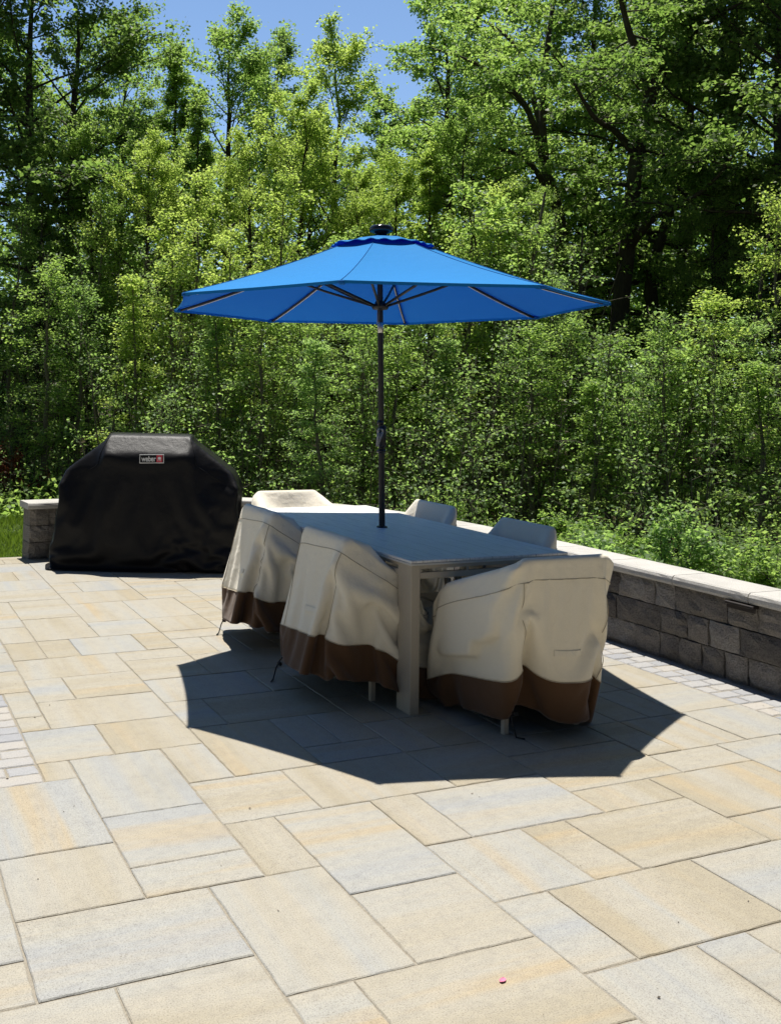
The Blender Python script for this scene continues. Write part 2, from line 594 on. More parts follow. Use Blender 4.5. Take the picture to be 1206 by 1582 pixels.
SIZES = [(3, 2), (2, 3), (2, 2), (3, 2), (2, 2), (2, 1), (1, 2), (3, 3), (2, 3), (1, 2)]
I0, I1, J0, J1 = -35, 21, -25, 35
for j in range(J0, J1):
    for i in range(I0, I1):
        if (i, j) in occ:
            continue
        opts = SIZES[:]
        rng.shuffle(opts)
        for (a, b) in opts + [(1, 1)]:
            cells = [(i + x, j + y) for x in range(a) for y in range(b)]
            if i + a <= I1 and j + b <= J1 and not any(c in occ for c in cells):
                for c in cells:
                    occ[c] = 1
                slabs.append((i * GS, j * GS, (i + a) * GS, (j + b) * GS))
                break
slabs += [(x * .6 - 7.0, 7.0, x * .6 - 6.4, 7.155) for x in range(0, 14)]


def paving(name, rects, mat, gap, zj, seed, jit, cham):
    r = np.random.default_rng(seed)
    V = []; F = []; tone = []
    for (x0, y0, x1, y1) in rects:
        g = gap / 2 + r.uniform(0, gap * .35)
        x0 += g + r.uniform(-jit, jit); x1 -= g + r.uniform(-jit, jit); y0 += g + r.uniform(-jit, jit); y1 -= g + r.uniform(-jit, jit)
        st = 0.035
        pts = []
        for (ax, ay, bx, by) in ((x0, y0, x1, y0), (x1, y0, x1, y1), (x1, y1, x0, y1), (x0, y1, x0, y0)):
            n = max(2, int(round(math.hypot(bx - ax, by - ay) / st)))
            for q in range(n):
                f = q / n
                pts.append((ax + (bx - ax) * f, ay + (by - ay) * f))
        pts = np.array(pts)
        n = len(pts)
        cxy = pts.mean(0)
        pts = pts + r.normal(0, jit * .8, pts.shape)
        d = np.sign(pts - cxy)
        # round off the corners a little
        zt = r.uniform(-zj, zj)
        tx, ty = r.normal(0, zj * .8, 2)
        h = zt + tx * (pts[:, 0] - cxy[0]) + ty * (pts[:, 1] - cxy[1])
        dist = np.minimum(np.abs(pts - [x0, y0]).min(1), np.abs(pts - [x1, y1]).min(1))
        inn = pts - np.sign(pts - cxy) * cham * (np.abs(np.abs(pts - cxy) - np.array([(x1 - x0) / 2, (y1 - y0) / 2])) < cham * 1.2)
        b = len(V)
        for p, z in zip(pts, h):
            V.append((p[0], p[1], -0.05))
        for p, z in zip(pts, h):
            V.append((p[0], p[1], z - cham * .8 + r.normal(0, jit * .5)))
        for p, z in zip(inn, h):
            V.append((p[0] + r.normal(0, jit * .4), p[1] + r.normal(0, jit * .4), z))
        for k in range(n):
            k2 = (k + 1) % n
            F.append((b + k, b + k2, b + n + k2, b + n + k)); F.append((b + n + k, b + n + k2, b + 2 * n + k2, b + 2 * n + k))
        F.append(tuple(range(b + 2 * n, b + 3 * n)))
        c = (r.random(), r.random(), float(r.random() < .5), 1.0)
        tone += [c] * (3 * n)
    me = np_mesh(name, V, F)
    at_ = me.color_attributes.new('tone', 'FLOAT_COLOR', 'POINT')
    at_.data.foreach_set('color', np.array(tone, dtype=np.float32).ravel())
    return tag(link(name, me, mat), kind='structure')


paving('patio_paving', slabs, MT['slab'], 0.0045, 0.0012, 3, 0.0010, 0.0035)
cob = []
y = -5.0
k = 0
while y < 7.0:           # border courses along the wall
    cob.append((4.205, y, 4.355, y + .1)) if k % 2 else cob.append((4.205, y, 4.30, y + .1))
    cob.append((4.355, y, 4.50, y + .1)) if k % 2 else cob.append((4.30, y, 4.49, y + .1))
    y += .1; k += 1
k = 0
y = 1.8
while y < 2.999:         # grey brick inlay at the left
    x = IX
    first = True
    while x > -1.6:
        wd = rng.choice([.15, .2, .25]) if not first else (.13 if k % 2 else .22)
        first = False
        cob.append((max(x - wd, -1.6), y, x, y + .1)); x -= wd
    y += .1; k += 1
paving('border_cobbles', cob, MT['cobble'], 0.006, 0.0018, 5, 0.0016, 0.006)

# grass blades
rg = np.random.default_rng(11)
n = 52000
D = rg.uniform(0, 1, n)
bx = rg.uniform(-2.2, 2.6, n)
by = 7.17 + 4.4 * rg.random(n) ** 1.1
keep = ~((bx > 1.38) & (by < 7.25))
bx, by = bx[keep], by[keep]
n = len(bx)
hgt = rg.uniform(.035, .075, n) * (1 + .5 * (np.sin(bx * 5) * np.sin(by * 4)))
a = rg.uniform(0, 2 * PI, n)
wd = rg.uniform(.003, .0055, n)
ln = rg.normal(0, .025, (n, 2))
base = np.stack([bx, by, np.full(n, -.036)], 1)
sd = np.stack([np.cos(a), np.sin(a), np.zeros(n)], 1) * wd[:, None]
mid = base + np.stack([ln[:, 0] * .35, ln[:, 1] * .35, hgt * .6], 1)
tip = base + np.stack([ln[:, 0], ln[:, 1], hgt], 1)
V = np.stack([base - sd, base + sd, mid + sd * .7, tip, mid - sd * .7], 1).reshape(-1, 3)
i0 = np.arange(n)[:, None] * 5
F = np.concatenate([i0 + np.array([0, 1, 2, 4])], 1)
F2 = i0 + np.array([4, 2, 3, 3])
me = bpy.data.meshes.new('lawn_grass')
F3 = np.concatenate([np.stack([i0[:, 0], i0[:, 0] + 1, i0[:, 0] + 2], 1), np.stack([i0[:, 0], i0[:, 0] + 2, i0[:, 0] + 4], 1), np.stack([i0[:, 0] + 4, i0[:, 0] + 2, i0[:, 0] + 3], 1)])
tag(link('lawn_grass', np_mesh('lawn_grass', V, F3), MT['grass']), 'sunlit green lawn beside the end of the stone wall', 'grass', kind='stuff')


# ------------------------------------------------------------------ stone seat wall
def catmull(P, n):
    P = np.array(P, float)
    P = np.vstack([2 * P[0] - P[1], P, 2 * P[-1] - P[-2]])
    out = []
    for i in range(1, len(P) - 2):
        for t in np.linspace(0, 1, n, endpoint=False):
            a, b, c, d = P[i - 1:i + 3]
            out.append(.5 * ((2 * b) + (-a + c) * t + (2 * a - 5 * b + 4 * c - d) * t * t + (-a + 3 * b - 3 * c + d) * t ** 3))
    out.append(P[-2])
    return np.array(out)


path = catmull([(4.51, -2.2), (4.51, 0), (4.51, 1.6), (4.51, 3.2), (4.485, 4.2), (4.38, 5.1), (4.12, 5.95), (3.62, 6.62), (2.95, 6.98), (2.2, 7.04), (1.43, 6.96)], 24)
sl_ = np.concatenate([[0], np.cumsum(np.linalg.norm(np.diff(path, axis=0), axis=1))])
LEN = sl_[-1]


def pat(s):
    s = min(max(s, 0), LEN)
    x = np.interp(s, sl_, path[:, 0]); y = np.interp(s, sl_, path[:, 1])
    e = .03
    dx = np.interp(min(s + e, LEN), sl_, path[:, 0]) - np.interp(max(s - e, 0), sl_, path[:, 0])
    dy = np.interp(min(s + e, LEN), sl_, path[:, 1]) - np.interp(max(s - e, 0), sl_, path[:, 1])
    L = math.hypot(dx, dy)
    return np.array([x, y]), np.array([dx, dy]) / L, np.array([dy, -dx]) / L   # point, tangent, outward normal


wr = np.random.default_rng(21)
wb = MB()
TH = .235
CH = .153
for row in range(3):
    s = -wr.uniform(0, .3)
    while s < LEN - .01:
        ln_ = wr.choice([.16, .21, .30, .38])
        s1 = min(s + ln_, LEN)
        if LEN - s1 < .1:
            s1 = LEN
        a_, b_ = max(s, 0) + .004, s1 - .004
        if b_ - a_ > .03:
            nu, nv = max(3, int((b_ - a_) / .05)), 4
            z0, z1 = row * CH + .003 - .02 * (row == 0), (row + 1) * CH - .003
            off = wr.normal(0, .004)
            V = []; F = []
            for iu in range(nu + 1):
                for iv in range(nv + 1):
                    fu, fv = iu / nu, iv / nv
                    ss = a_ + (b_ - a_) * fu
                    p, t_, nn = pat(ss)
                    ed = min(fu * (b_ - a_), (1 - fu) * (b_ - a_), fv * (z1 - z0), (1 - fv) * (z1 - z0))
                    d = off + (0.016 if ed < .004 else 0.0) + wr.normal(0, .0055)
                    q = p + nn * d
                    V.append((q[0], q[1], z0 + (z1 - z0) * fv + (wr.normal(0, .0012) if 0 < iv < nv else 0)))
            nb_ = len(V)
            for iu in range(nu + 1):
                ss = a_ + (b_ - a_) * iu / nu
                p, t_, nn = pat(ss)
                q = p + nn * TH
                V.append((q[0], q[1], z0)); V.append((q[0], q[1], z1))
            W1 = nv + 1
            for iu in range(nu):
                for iv in range(nv):
                    c0 = iu * W1 + iv
                    F.append((c0, c0 + W1, c0 + W1 + 1, c0 + 1))
                q0 = nb_ + iu * 2
                F.append((q0, q0 + 1, q0 + 3, q0 + 2))
                F.append((iu * W1 + nv, (iu + 1) * W1 + nv, q0 + 3, q0 + 1))
                F.append((iu * W1, q0, q0 + 2, (iu + 1) * W1))
            F.append(tuple([iv for iv in range(W1)] + [nb_ + 1, nb_]))
            e0 = nu * W1
            F.append(tuple([e0 + iv for iv in range(W1)][::-1] + [nb_ + nu * 2, nb_ + nu * 2 + 1]))
            wb.add(V, F)
        s = s1
seat_wall = thing('seat_wall', 'low curved wall of dark stone blocks with a pale cap edging the patio', 'wall', (4.6, 2.0, 0))


def rebase(o, par):
    o.parent = par
    o.matrix_parent_inverse = Matrix.Translation(-par.location) if par.rotation_euler.z == 0 else par.matrix_basis.inverted()
    return o


o = wb.build('stone_blocks', MT['wall']); rebase(o, seat_wall)
cb = MB()
Z0 = 3 * CH
CT = .062
s = 0.0
while s < LEN + .03 - .01:
    s1 = s + .56 + wr.uniform(-.03, .03)
    if LEN + .03 - s1 < .3:
        s1 = LEN + .03
    prof = [(-.028, 0.004), (-.034, CT * .3), (-.034, CT * .62), (-.027, CT * .88), (-.014, CT), (TH * .5, CT), (TH + .014, CT), (TH + .03, CT * .85), (TH + .034, CT * .5), (TH + .03, .004)]
    nu = 8
    V = []; F = []
    npf = len(prof)
    for iu in range(nu + 1):
        ss = s + .003 + (s1 - s - .006) * iu / nu
        p, t_, nn = pat(ss)
        ex = max(0, ss - LEN)
        p = p + t_ * ex
        for d, z in prof:
            q = p + nn * (d + (wr.normal(0, .0012)))
            V.append((q[0], q[1], Z0 + z))
    for iu in range(nu):
        for kk in range(npf):
            k2 = (kk + 1) % npf
            F.append((iu * npf + kk, (iu + 1) * npf + kk, (iu + 1) * npf + k2, iu * npf + k2))
    F.append(tuple(range(npf))); F.append(tuple(range(nu * npf, (nu + 1) * npf))[::-1])
    cb.add(V, F)
    s = s1
o = cb.build('cap', MT['cap']); rebase(o, seat_wall)
lb = MB()
p, t_, nn = pat(2.2 + 1.83)
lb.box((4.488, 1.83, Z0 - .012), (.05, .19, .018))
lb.box((4.482, 1.83, Z0 - .03), (.012, .19, .03))
o = lb.build('wall_light', MT['light']); rebase(o, seat_wall)

# ------------------------------------------------------------------ dining table
TX0, TX1, TY0, TY1, TZ = 2.462, 3.432, 2.0, 4.225, 0.7546
tcx, tcy = (TX0 + TX1) / 2, (TY0 + TY1) / 2
table = thing('dining_table', 'long taupe aluminium dining table with grey slate-look top under the blue parasol', 'table', (tcx, tcy, 0))
hx, hy = (TX1 - TX0) / 2, (TY1 - TY0) / 2
tb = MB().box((0, 0, TZ - .007), (2 * hx - .004, 2 * hy - .004, .014), bev=.003)
top = tb.build('tabletop', MT['slate'], table)
rb = MB()
for sx in (-1, 1):
    rb.box((sx * (hx - .010), 0, TZ - .0205), (.02, 2 * hy - .0402, .011), bev=.002)
for sy in (-1, 1):
    rb.box((0, sy * (hy - .010), TZ - .0205), (2 * hx, .02, .011), bev=.002)
rb.build('rim', MT['rim'], top)
for sx in (-1, 1):
    for sy in (-1, 1):
        MB().box((sx * (hx - .012 - .026), sy * (hy - .012 - .065), .7275 / 2), (.052, .13, .7275), bev=.003).build('leg', MT['alu'], table)


def apron(L, axis, cx_, cy_):
    b = MB()
    def bx_(u, z, du, dz, th=.022):
        if axis == 'x':
            b.box((cx_ + u, cy_, z), (du, th, dz), bev=.002)
        else:
            b.box((cx_, cy_ + u, z), (th, du, dz), bev=.002)
    bx_(0, .7175, L, .019)
    bx_(0, .6755, L, .031)
    nseg = max(2, int(round(L / .32)))
    for i in range(nseg + 1):
        u = -L / 2 + .008 + (L - .016) * i / nseg
        bx_(u, .6995, .016, .0165, .018)
    return b.build('apron', MT['alu'], table)


apron(2 * hx - .024 - .104, 'x', 0, -(hy - .03)); apron(2 * hx - .024 - .104, 'x', 0, hy - .03)
apron(2 * hy - .024 - .26, 'y', -(hx - .03), 0); apron(2 * hy - .024 - .26, 'y', hx - .03, 0)

# ------------------------------------------------------------------ parasol
UX, UY = 2.882, 3.082
PX, PY = 2.937, 3.118
um = thing('parasol', 'large octagonal blue parasol with black pole through the dining table', 'parasol', (UX, UY, 0))


def paxis(z):
    f = (z - .7546) / (2.1213 - .7546)
    return np.array([(PX - UX) * (1 - f), (PY - UY) * (1 - f), z])


def cyl(name, z0, z1, r0, r1, mat, par, sides=20):
    a, b = paxis(z0), paxis(z1)
    return MB().tube([a, a + (b - a) * .02, a + (b - a) * .98, b], [r0 * .94, r0, r1, r1 * .94], sides).build(name, mat, par, True)


pole = cyl('pole', 0.05, 1.27, .0192, .0192, MT['pole'], um)
up = cyl('upper_pole', 1.27, 2.57, .0185, .0172, MT['pole'], um)
cyl('joint_ring', 1.955, 2.02, .0195, .0192, MT['silver'], up)
a = paxis(0.03)
MB().lathe([(.24, 0), (.25, .012), (.24, .03), (.08, .05), (.045, .06), (.04, .30), (.024, .31)], 28, (a[0], a[1], 0.001)).build('base', MT['pole'], um, True)
a = paxis(TZ)
MB().lathe([(.034, .0005), (.033, .006), (.024, .010), (.0205, .010)], 24, a).build('table_collar', MT['pole'], um, True)
a = paxis(1.30)
ch = MB()
ch.box((a[0] + .003, a[1], 1.315), (.046, .050, .14), bev=.010)
ch.box((a[0] - .018, a[1] - .02, 1.30), (.034, .042, .09), bev=.010)
ch.box((a[0], a[1], 1.225), (.05, .05, .025), bev=.008)
ch.box((a[0] - .012, a[1] - .005, 1.40), (.04, .045, .03), bev=.01)
hs = ch.build('crank_housing', MT['pole'], um, True)
hb = MB()
hp = np.array([a[0] - .034, a[1] - .040, 1.348])
th_ = np.linspace(0, 2 * PI, 13)
hb.tube([hp + np.array([.018 * math.cos(t), -.006, .016 * math.sin(t)]) for t in th_], .0065, 6, False)
hb.tube([hp + np.array([-.013, -.006, -.01]), hp + np.array([-.018, -.008, -.05]), hp + np.array([-.024, -.008, -.09])], [.009, .008, .006], 6)
hb.tube([hp + np.array([.012, -.006, -.01]), hp + np.array([-.004, -.008, -.05]), hp + np.array([-.022, -.008, -.088])], [.008, .007, .006], 6)
hb.build('crank_handle', MT['handle'], hs, True)

RO, PH = 1.3435, 0.129
ZE, ZV, RV, ZA = 2.121, 2.483, .30, 2.570
corner = [PH + i * PI / 4 for i in range(8)]


def canopy_pt(u, f, flip=None):
    """u in [0,8) around, f 0..1 from vent ring to hem"""
    i = int(math.floor(u)) % 8
    t = u - math.floor(u)
    a0, a1 = corner[i], corner[i] + PI / 4
    r = .16 + (RO - .16) * f
    p0 = np.array([math.cos(a0), math.sin(a0)]) * r
    p1 = np.array([math.cos(a1), math.sin(a1)]) * r
    p = p0 * (1 - t) + p1 * t
    arc = 4 * t * (1 - t)
    p = p * (1 - .014 * arc * f)
    z = ZE + (2.535 - ZE) * (1 - f) - .045 * f * (1 - f) * 4 * .55 - .018 * arc * f * (1 - f) * 4 + .0094 * p[0] - .0084 * p[1]
    return np.array([p[0], p[1], z])


NU, NF = 96, 22
V = []; F = []
for jf in range(NF + 1):
    for iu in range(NU):
        V.append(canopy_pt(iu * 8 / NU, jf / NF))
for jf in range(NF):
    for iu in range(NU):
        i2 = (iu + 1) % NU
        F.append((jf * NU + iu, (jf + 1) * NU + iu, (jf + 1) * NU + i2, jf * NU + i2))
# short turned-down hem
bm_ = len(V)
for iu in range(NU):
    p = canopy_pt(iu * 8 / NU, 1.0)
    V.append((p[0] * 1.001, p[1] * 1.001, p[2] - .016))
for iu in range(NU):
    i2 = (iu + 1) % NU
    F.append((NF * NU + iu, bm_ + iu, bm_ + i2, NF * NU + i2))
canopy = MB()
canopy.add(V, F)
canopy = canopy.build('canopy', MT['blue'], um, False)
# panel seams
sm = MB()
for i in range(8):
    sm.tube([canopy_pt(i, f) + np.array([0, 0, .0015]) for f in np.linspace(.12, 1, 16)], .0016, 4)
sm.build('panel_seams', MT['bluedk'], canopy, True)
# vent flap with wavy hem
V = []; F = []
NV = 128
rings = [.03, .10, .18, .26, .325]
for ri, r in enumerate(rings):
    for k in range(NV):
        a = PH + 2 * PI * k / NV
        seg = (k * 8 / NV) % 1
        oc = math.cos(PI / 8) / math.cos((seg - .5) * PI / 4)
        wav = math.sin(2 * PI * k / NV * 20 + .7 * math.sin(k * .31)) * (.005 if ri == 4 else .0015 if ri == 3 else 0)
        z = ZA - (ZA - ZV - .006) * (r / .325) ** .92 + wav + (.0 if ri < 4 else .004)
        V.append((r * oc * math.cos(a), r * oc * math.sin(a), z))
for ri in range(4):
    for k in range(NV):
        k2 = (k + 1) % NV
        F.append((ri * NV + k, (ri + 1) * NV + k, (ri + 1) * NV + k2, ri * NV + k2))
b = MB(); b.add(V, F)
b.build('vent', MT['blue'], canopy, True)
b = MB()
b.tube([np.array(V[4 * NV + (k % NV)]) - np.array([0, 0, .003]) for k in range(NV + 1)], .0022, 5, False)
b.build('vent_trim', MT['blue'], canopy, True)
sc_ = MB().lathe([(.03, -.02), (.036, .0), (.074, .012), (.078, .03), (.07, .044), (.066, .048)], 28, (0, 0, ZA)).build('solar_cap', MT['solar'], um, True)
MB().lathe([(.06, .0482), (.06, .051), (.052, .052)], 28, (0, 0, ZA)).build('solar_panel', MT['silver'], sc_, True)
RH = 2.118
MB().lathe([(.024, -.022), (.045, -.018), (.052, -.006), (.052, .008), (.036, .014), (.03, .03), (.0235, .034)], 24, paxis(RH)).build('runner_hub', MT['pole'], um, True)
MB().lathe([(.024, -.02), (.048, -.012), (.048, .012), (.03, .02), (.02, .04)], 24, (0, 0, 2.505)).build('top_hub', MT['pole'], um, True)
for i in range(8):
    a = corner[i]
    ca, sa = math.cos(a), math.sin(a)
    def rp(f, dz):
        p = canopy_pt(i, f); return p + np.array([0, 0, dz])
    fs = np.linspace(-.07, .985, 12)
    rib = MB().tube([np.array([0.05 * ca, .05 * sa, 2.505])] + [rp(f, -.017) for f in fs if f > .02], .0085, 6).build('rib', MT['pole'], um, True)
    MB().tube([rp(f, -.0275) for f in np.linspace(.42, .93, 8)], .0026, 5).build('light_strip', MT['led'], rib, True)
    MB().box(rp(.985, -.014), (.045, .03, .02), Matrix.Rotation(a, 3, 'Z'), .005).build('pocket', MT['bluedk'], rib)
    h = paxis(RH)
    s0 = h + np.array([.046 * ca, .046 * sa, .004])
    s1 = rp(.40, -.024)
    MB().tube([s0, s0 + (s1 - s0) * .5 + np.array([0, 0, -.006]), s1], .0085, 6).build('strut', MT['pole'], um, True)
b = MB()
for dx in (-.03, -.018):
    h = paxis(2.09)
    b.tube([h + np.array([dx, -.02, .01]), h + np.array([dx - .006, -.022, -.06]), h + np.array([dx + .006, -.018, -.13])], .0014, 4)
b.build('cord', MT['handle'], um, True)


# ------------------------------------------------------------------ draped covers (position-based cloth)
def drape(V0, polys, seed, steps=85, inner=9, slack=1.03, pins=None, noise=.006, floor=.012, grav=.00022, bend=.012):
    r = np.random.default_rng(seed)
    V = V0.copy()
    R, N, _ = V.shape
    lr = np.linalg.norm(np.roll(V, -1, 1) - V, axis=2) * slack
    lv = np.linalg.norm(V[1:] - V[:-1], axis=2) * 1.005
    ld = np.linalg.norm(np.roll(V, -1, 1)[1:] - V[:-1], axis=2) * 1.01
    ld2 = np.linalg.norm(V[1:] - np.roll(V, -1, 1)[:-1], axis=2) * 1.01
    lb = np.linalg.norm(np.roll(V, -2, 1) - V, axis=2) * slack
    lb2 = np.linalg.norm(V[2:] - V[:-2], axis=2)
    V += r.normal(0, noise, V.shape)
    prev = V.copy()

    def con(P, Q, L, s):
        d = Q - P
        n_ = np.linalg.norm(d, axis=2) + 1e-9
        return d * (s * .5 * (n_ - L) / n_)[..., None]
    for st in range(steps):
        vel = (V - prev) * .93
        prev = V.copy()
        V = V + vel
        V[..., 2] -= grav
        for it in range(inner):
            C = np.zeros_like(V)
            c = con(V, np.roll(V, -1, 1), lr, .42); C += c; C -= np.roll(c, 1, 1)
            c = con(V[:-1], V[1:], lv, .42); C[:-1] += c; C[1:] -= c
            Vr = np.roll(V, -1, 1)
            c = con(V[:-1], Vr[1:], ld, .16); C[:-1] += c; C[1:] -= np.roll(c, 1, 1)
            c = con(V[1:], Vr[:-1], ld2, .16); C[1:] += c; C[:-1] -= np.roll(c, 1, 1)
            c = con(V, np.roll(V, -2, 1), lb, bend); C += c; C -= np.roll(c, 2, 1)
            c = con(V[:-2], V[2:], lb2, bend * 2); C[:-2] += c; C[2:] -= c
            V = V + C
            X = V.reshape(-1, 3)
            for (Nn, Dd) in polys:
                dd = X @ Nn.T - Dd[None]
                mx = dd.max(1)
                kk = dd.argmax(1)
                m_ = mx < 0
                X[m_] -= Nn[kk[m_]] * mx[m_][:, None]
            X[:, 2] = np.maximum(X[:, 2], floor)
            V = X.reshape(R, N, 3)
            if pins is not None:
                for (ri, ci, tgt, s_) in pins:
                    V[ri, ci] += (np.array(tgt) - V[ri, ci]) * s_
        # damping against the collider (friction)
    return V


def quad_ring(C, N):
    """C: 4 corner points -> N points around"""
    out = []
    q = N // 4
    for i in range(4):
        a, b = np.array(C[i], float), np.array(C[(i + 1) % 4], float)
        for k_ in range(q):
            out.append(a + (b - a) * k_ / q)
    return np.array(out)


def rounded(ring, it=2):
    for _ in range(it):
        ring = .5 * ring + .25 * (np.roll(ring, 1, 0) + np.roll(ring, -1, 0))
    return ring


def grid_faces(R, N, closed_top=True):
    F = []
    for r_ in range(R - 1):
        for k_ in range(N):
            k2 = (k_ + 1) % N
            F.append((r_ * N + k_, (r_ + 1) * N + k_, (r_ + 1) * N + k2, r_ * N + k2))
    if closed_top:
        F.append(tuple(range(N)))
    return F


def cloth_obj(name, V, mat, par, top=True, thick=.003):
    R, N, _ = V.shape
    b = MB()
    b.add(V.reshape(-1, 3), grid_faces(R, N, top))
    o = b.build(name, mat, par, True)
    s = o.modifiers.new('sub', 'SUBSURF'); s.levels = 1; s.render_levels = 1
    s = o.modifiers.new('sol', 'SOLIDIFY'); s.thickness = thick; s.offset = 0
    return o


NC = 112
BACK_Y, BACK_Z = -.45, .845


def convex(pts):
    """planes of the convex hull of a few points (via bmesh)"""
    import bmesh
    bm = bmesh.new()
    for p in pts:
        bm.verts.new(p)
    bmesh.ops.convex_hull(bm, input=bm.verts)
    bm.normal_update()
    N_, D_ = [], []
    c = np.mean(pts, axis=0)
    for f in bm.faces:
        n_ = np.array(f.normal); d_ = n_ @ np.array(f.verts[0].co)
        if n_ @ c > d_:
            n_, d_ = -n_, -d_
        N_.append(n_); D_.append(d_)
    bm.free()
    return np.array(N_), np.array(D_)


def prism(prof, x0, x1):
    return convex([(x, y_, z_) for x in (x0, x1) for (y_, z_) in prof])


back_solid = convex([(x, y_, z_) for x in (-.25, .25) for (y_, z_) in ((-.285, .30), (BACK_Y - .012, BACK_Z - .01), (BACK_Y + .035, BACK_Z), (-.20, .30))])
seat_solid = convex([(x, y_, z_) for x in (-.24, .24) for (y_, z_) in ((-.28, .05), (-.28, .44), (.215, .44), (.215, .05))])


def chair(label, loc, rz, seed, hem_back=-.42, hem_front=.33, hem_side=.34, hemz=.11, pins=True, arm_w=.305, front_y=.10, twist=0.0, detail=True, flare=0.0, bw=.262, hz=(0, 0, 0, 0), tucks=()):
    t = thing('covered_chair', label, 'chair', loc, rz, 'covered chairs around the dining table')
    # frame pieces that show below the cover
    for sx in (-1, 1):
        for y_ in (-.265, .185):
            MB().box((sx * .205, y_, .30), (.028, .028, .60), bev=.003).build('leg', MT['alu'], t)
    sb = MB().box((0, -.03, .40), (.46, .46, .04), bev=.01)
    sb.box((0, -.335, .60), (.42, .02, .34), Matrix.Rotation(math.radians(22), 3, 'X'), .01)
    sb.build('seat', MT['alu'], t)
    solids = [back_solid, seat_solid]
    if flare:
        solids.append(convex([(x, y_, z_) for x in (-.26, .26) for (y_, z_) in ((BACK_Y - .012, BACK_Z - .02), (BACK_Y - flare, .12), (-.3, .12), (-.3, .8))]))
    for sx in (-1, 1):
        xa, xb = sx * (arm_w - .03), sx * (arm_w + .022)
        solids.append(convex([(x, y_, z_) for x in (xa, xb) for (y_, z_) in ((-.30, .2), (-.34, .64), (front_y, .625), (front_y + .035, .60), (front_y + .02, .2))]))
        solids.append(convex([(sx * x, y_, z_) for (x, y_, z_) in ((.21, BACK_Y, BACK_Z - .02), (bw - .015, BACK_Y, BACK_Z - .02), (.20, -.30, .55), (arm_w + .02, -.33, .60), (arm_w + .022, front_y, .635), (arm_w - .03, front_y, .635), (.22, -.36, .55), (arm_w, front_y - .1, .5))]))
    NT_, NS = 13, 27
    roof = [(-bw, BACK_Y - .02, BACK_Z + .01), (bw, BACK_Y - .02, BACK_Z + .01), (arm_w + .04, front_y + .05, .66), (-arm_w - .04, front_y + .05, .66)]
    hem = [(-hem_side + twist, hem_back, hemz + hz[0]), (hem_side + twist, hem_back, hemz + hz[1]), (hem_side, hem_front, hemz + hz[2]), (-hem_side, hem_front, hemz + hz[3])]
    rr = rounded(quad_ring(roof, NC), 2)
    hr = rounded(quad_ring(hem, NC), 5)
    cen = np.array([0, -.18 + (front_y - .10) * .5, .755])
    rows = []
    for i in range(NT_):
        f = (i + .6) / NT_
        rows.append(cen + (rr - cen) * f)
    for i in range(NS):
        f = i / (NS - 1)
        g = f
        row = rr + (hr - rr) * g
        row[:, 2] = rr[:, 2] + (hr[:, 2] - rr[:, 2]) * f
        rows.append(row)
    V0 = np.array(rows)
    q = NC // 4
    pl = []
    if pins:
        R_n = len(rows)
        for ci, tx, ty in ((0, -.21, -.27), (q, .21, -.27), (2 * q, .24, .22), (3 * q, -.24, .22)):
            pl.append((R_n - 1, ci, (tx, ty, hemz + hz[ci // q]), .02 if pins is True else pins))
    for (ci, depth, fr) in tucks:      # where the cloth is pulled in and folds over itself
        for ri in range(NT_ + int(NS * fr), len(rows)):
            k_ = (ri - NT_ - NS * fr) / (NS * (1 - fr))
            p = V0[ri, ci]
            c_ = np.array([0, -.05, p[2]])
            tgt = p + (c_ - p) / np.linalg.norm(c_ - p) * depth * min(1, k_ * 2)
            pl.append((ri, ci, tuple(tgt), .14))
    V = drape(V0, solids, seed, pins=pl, slack=1.065, noise=.010)
    split = NT_ + int(NS * .735)
    cov = cloth_obj('cover', V[:split + 1], MT['beige'], t, True)
    Vb = V[split:].copy()
    cloth_obj('hem_band', Vb, MT['brown'], cov, False)
    # stitched seams: along the roof edge and down the four corners
    b = MB()
    nrm_c = V.mean((0, 1))
    def lift(p):
        d_ = p - nrm_c; d_[2] *= .3
        return p + d_ / (np.linalg.norm(d_) + 1e-9) * .0025
    row = NT_ + 3
    b.tube([lift(V[row, k_ % NC]) for k_ in range(NC + 1)], .0022, 4, False)
    for ci in (2, q - 2, 2 * q + 2, 3 * q - 2):
        b.tube([lift(V[k_, ci]) for k_ in range(row, split + 1)], .0022, 4, False)
    b.tube([lift(V[split, k_ % NC]) for k_ in range(NC + 1)], .0026, 4, False)
    b.build('seam', MT['seam'], cov, True)
    if detail:
        # pull-handle pocket flap stitched to the lower back panel
        b = MB()
        r0 = NT_ + int(NS * .52)
        c0 = int(q * .42)
        for k_ in range(9):
            ci = c0 + k_
            p0, p1 = V[r0, ci], V[r0 + 1, ci]
            n_ = np.array([0, -1, .1])
            Vv = [p0 + n_ * .006, p1 * .9 + p0 * .1 + n_ * .009]
            if k_ == 0:
                prev_ = Vv
                continue
            b.add([prev_[0], prev_[1], Vv[1], Vv[0], prev_[0] - n_ * .006, prev_[1] - n_ * .008, Vv[1] - n_ * .008, Vv[0] - n_ * .006],
                  [(0, 1, 2, 3), (0, 4, 5, 1), (3, 2, 6, 7), (0, 3, 7, 4), (1, 5, 6, 2)])
            prev_ = Vv
        b.build('pocket', MT['beige'], cov)
    # cord and toggle hanging from the hem
    b = MB()
    ci = 2
    p = V[-1, ci]
    b.tube([p + np.array([0, 0, .01]), p + np.array([-.02, -.015, -.02]), p + np.array([-.03, -.03, -.06]), np.array([p[0] - .02, p[1] - .05, .008]), np.array([p[0] + .01, p[1] - .075, .006])], .004, 5)
    b.box((p[0] - .005, p[1] - .02, max(p[2] - .03, .03)), (.03, .02, .018), bev=.004)
    b.build('strap', MT['strap'], cov, True)
    return t


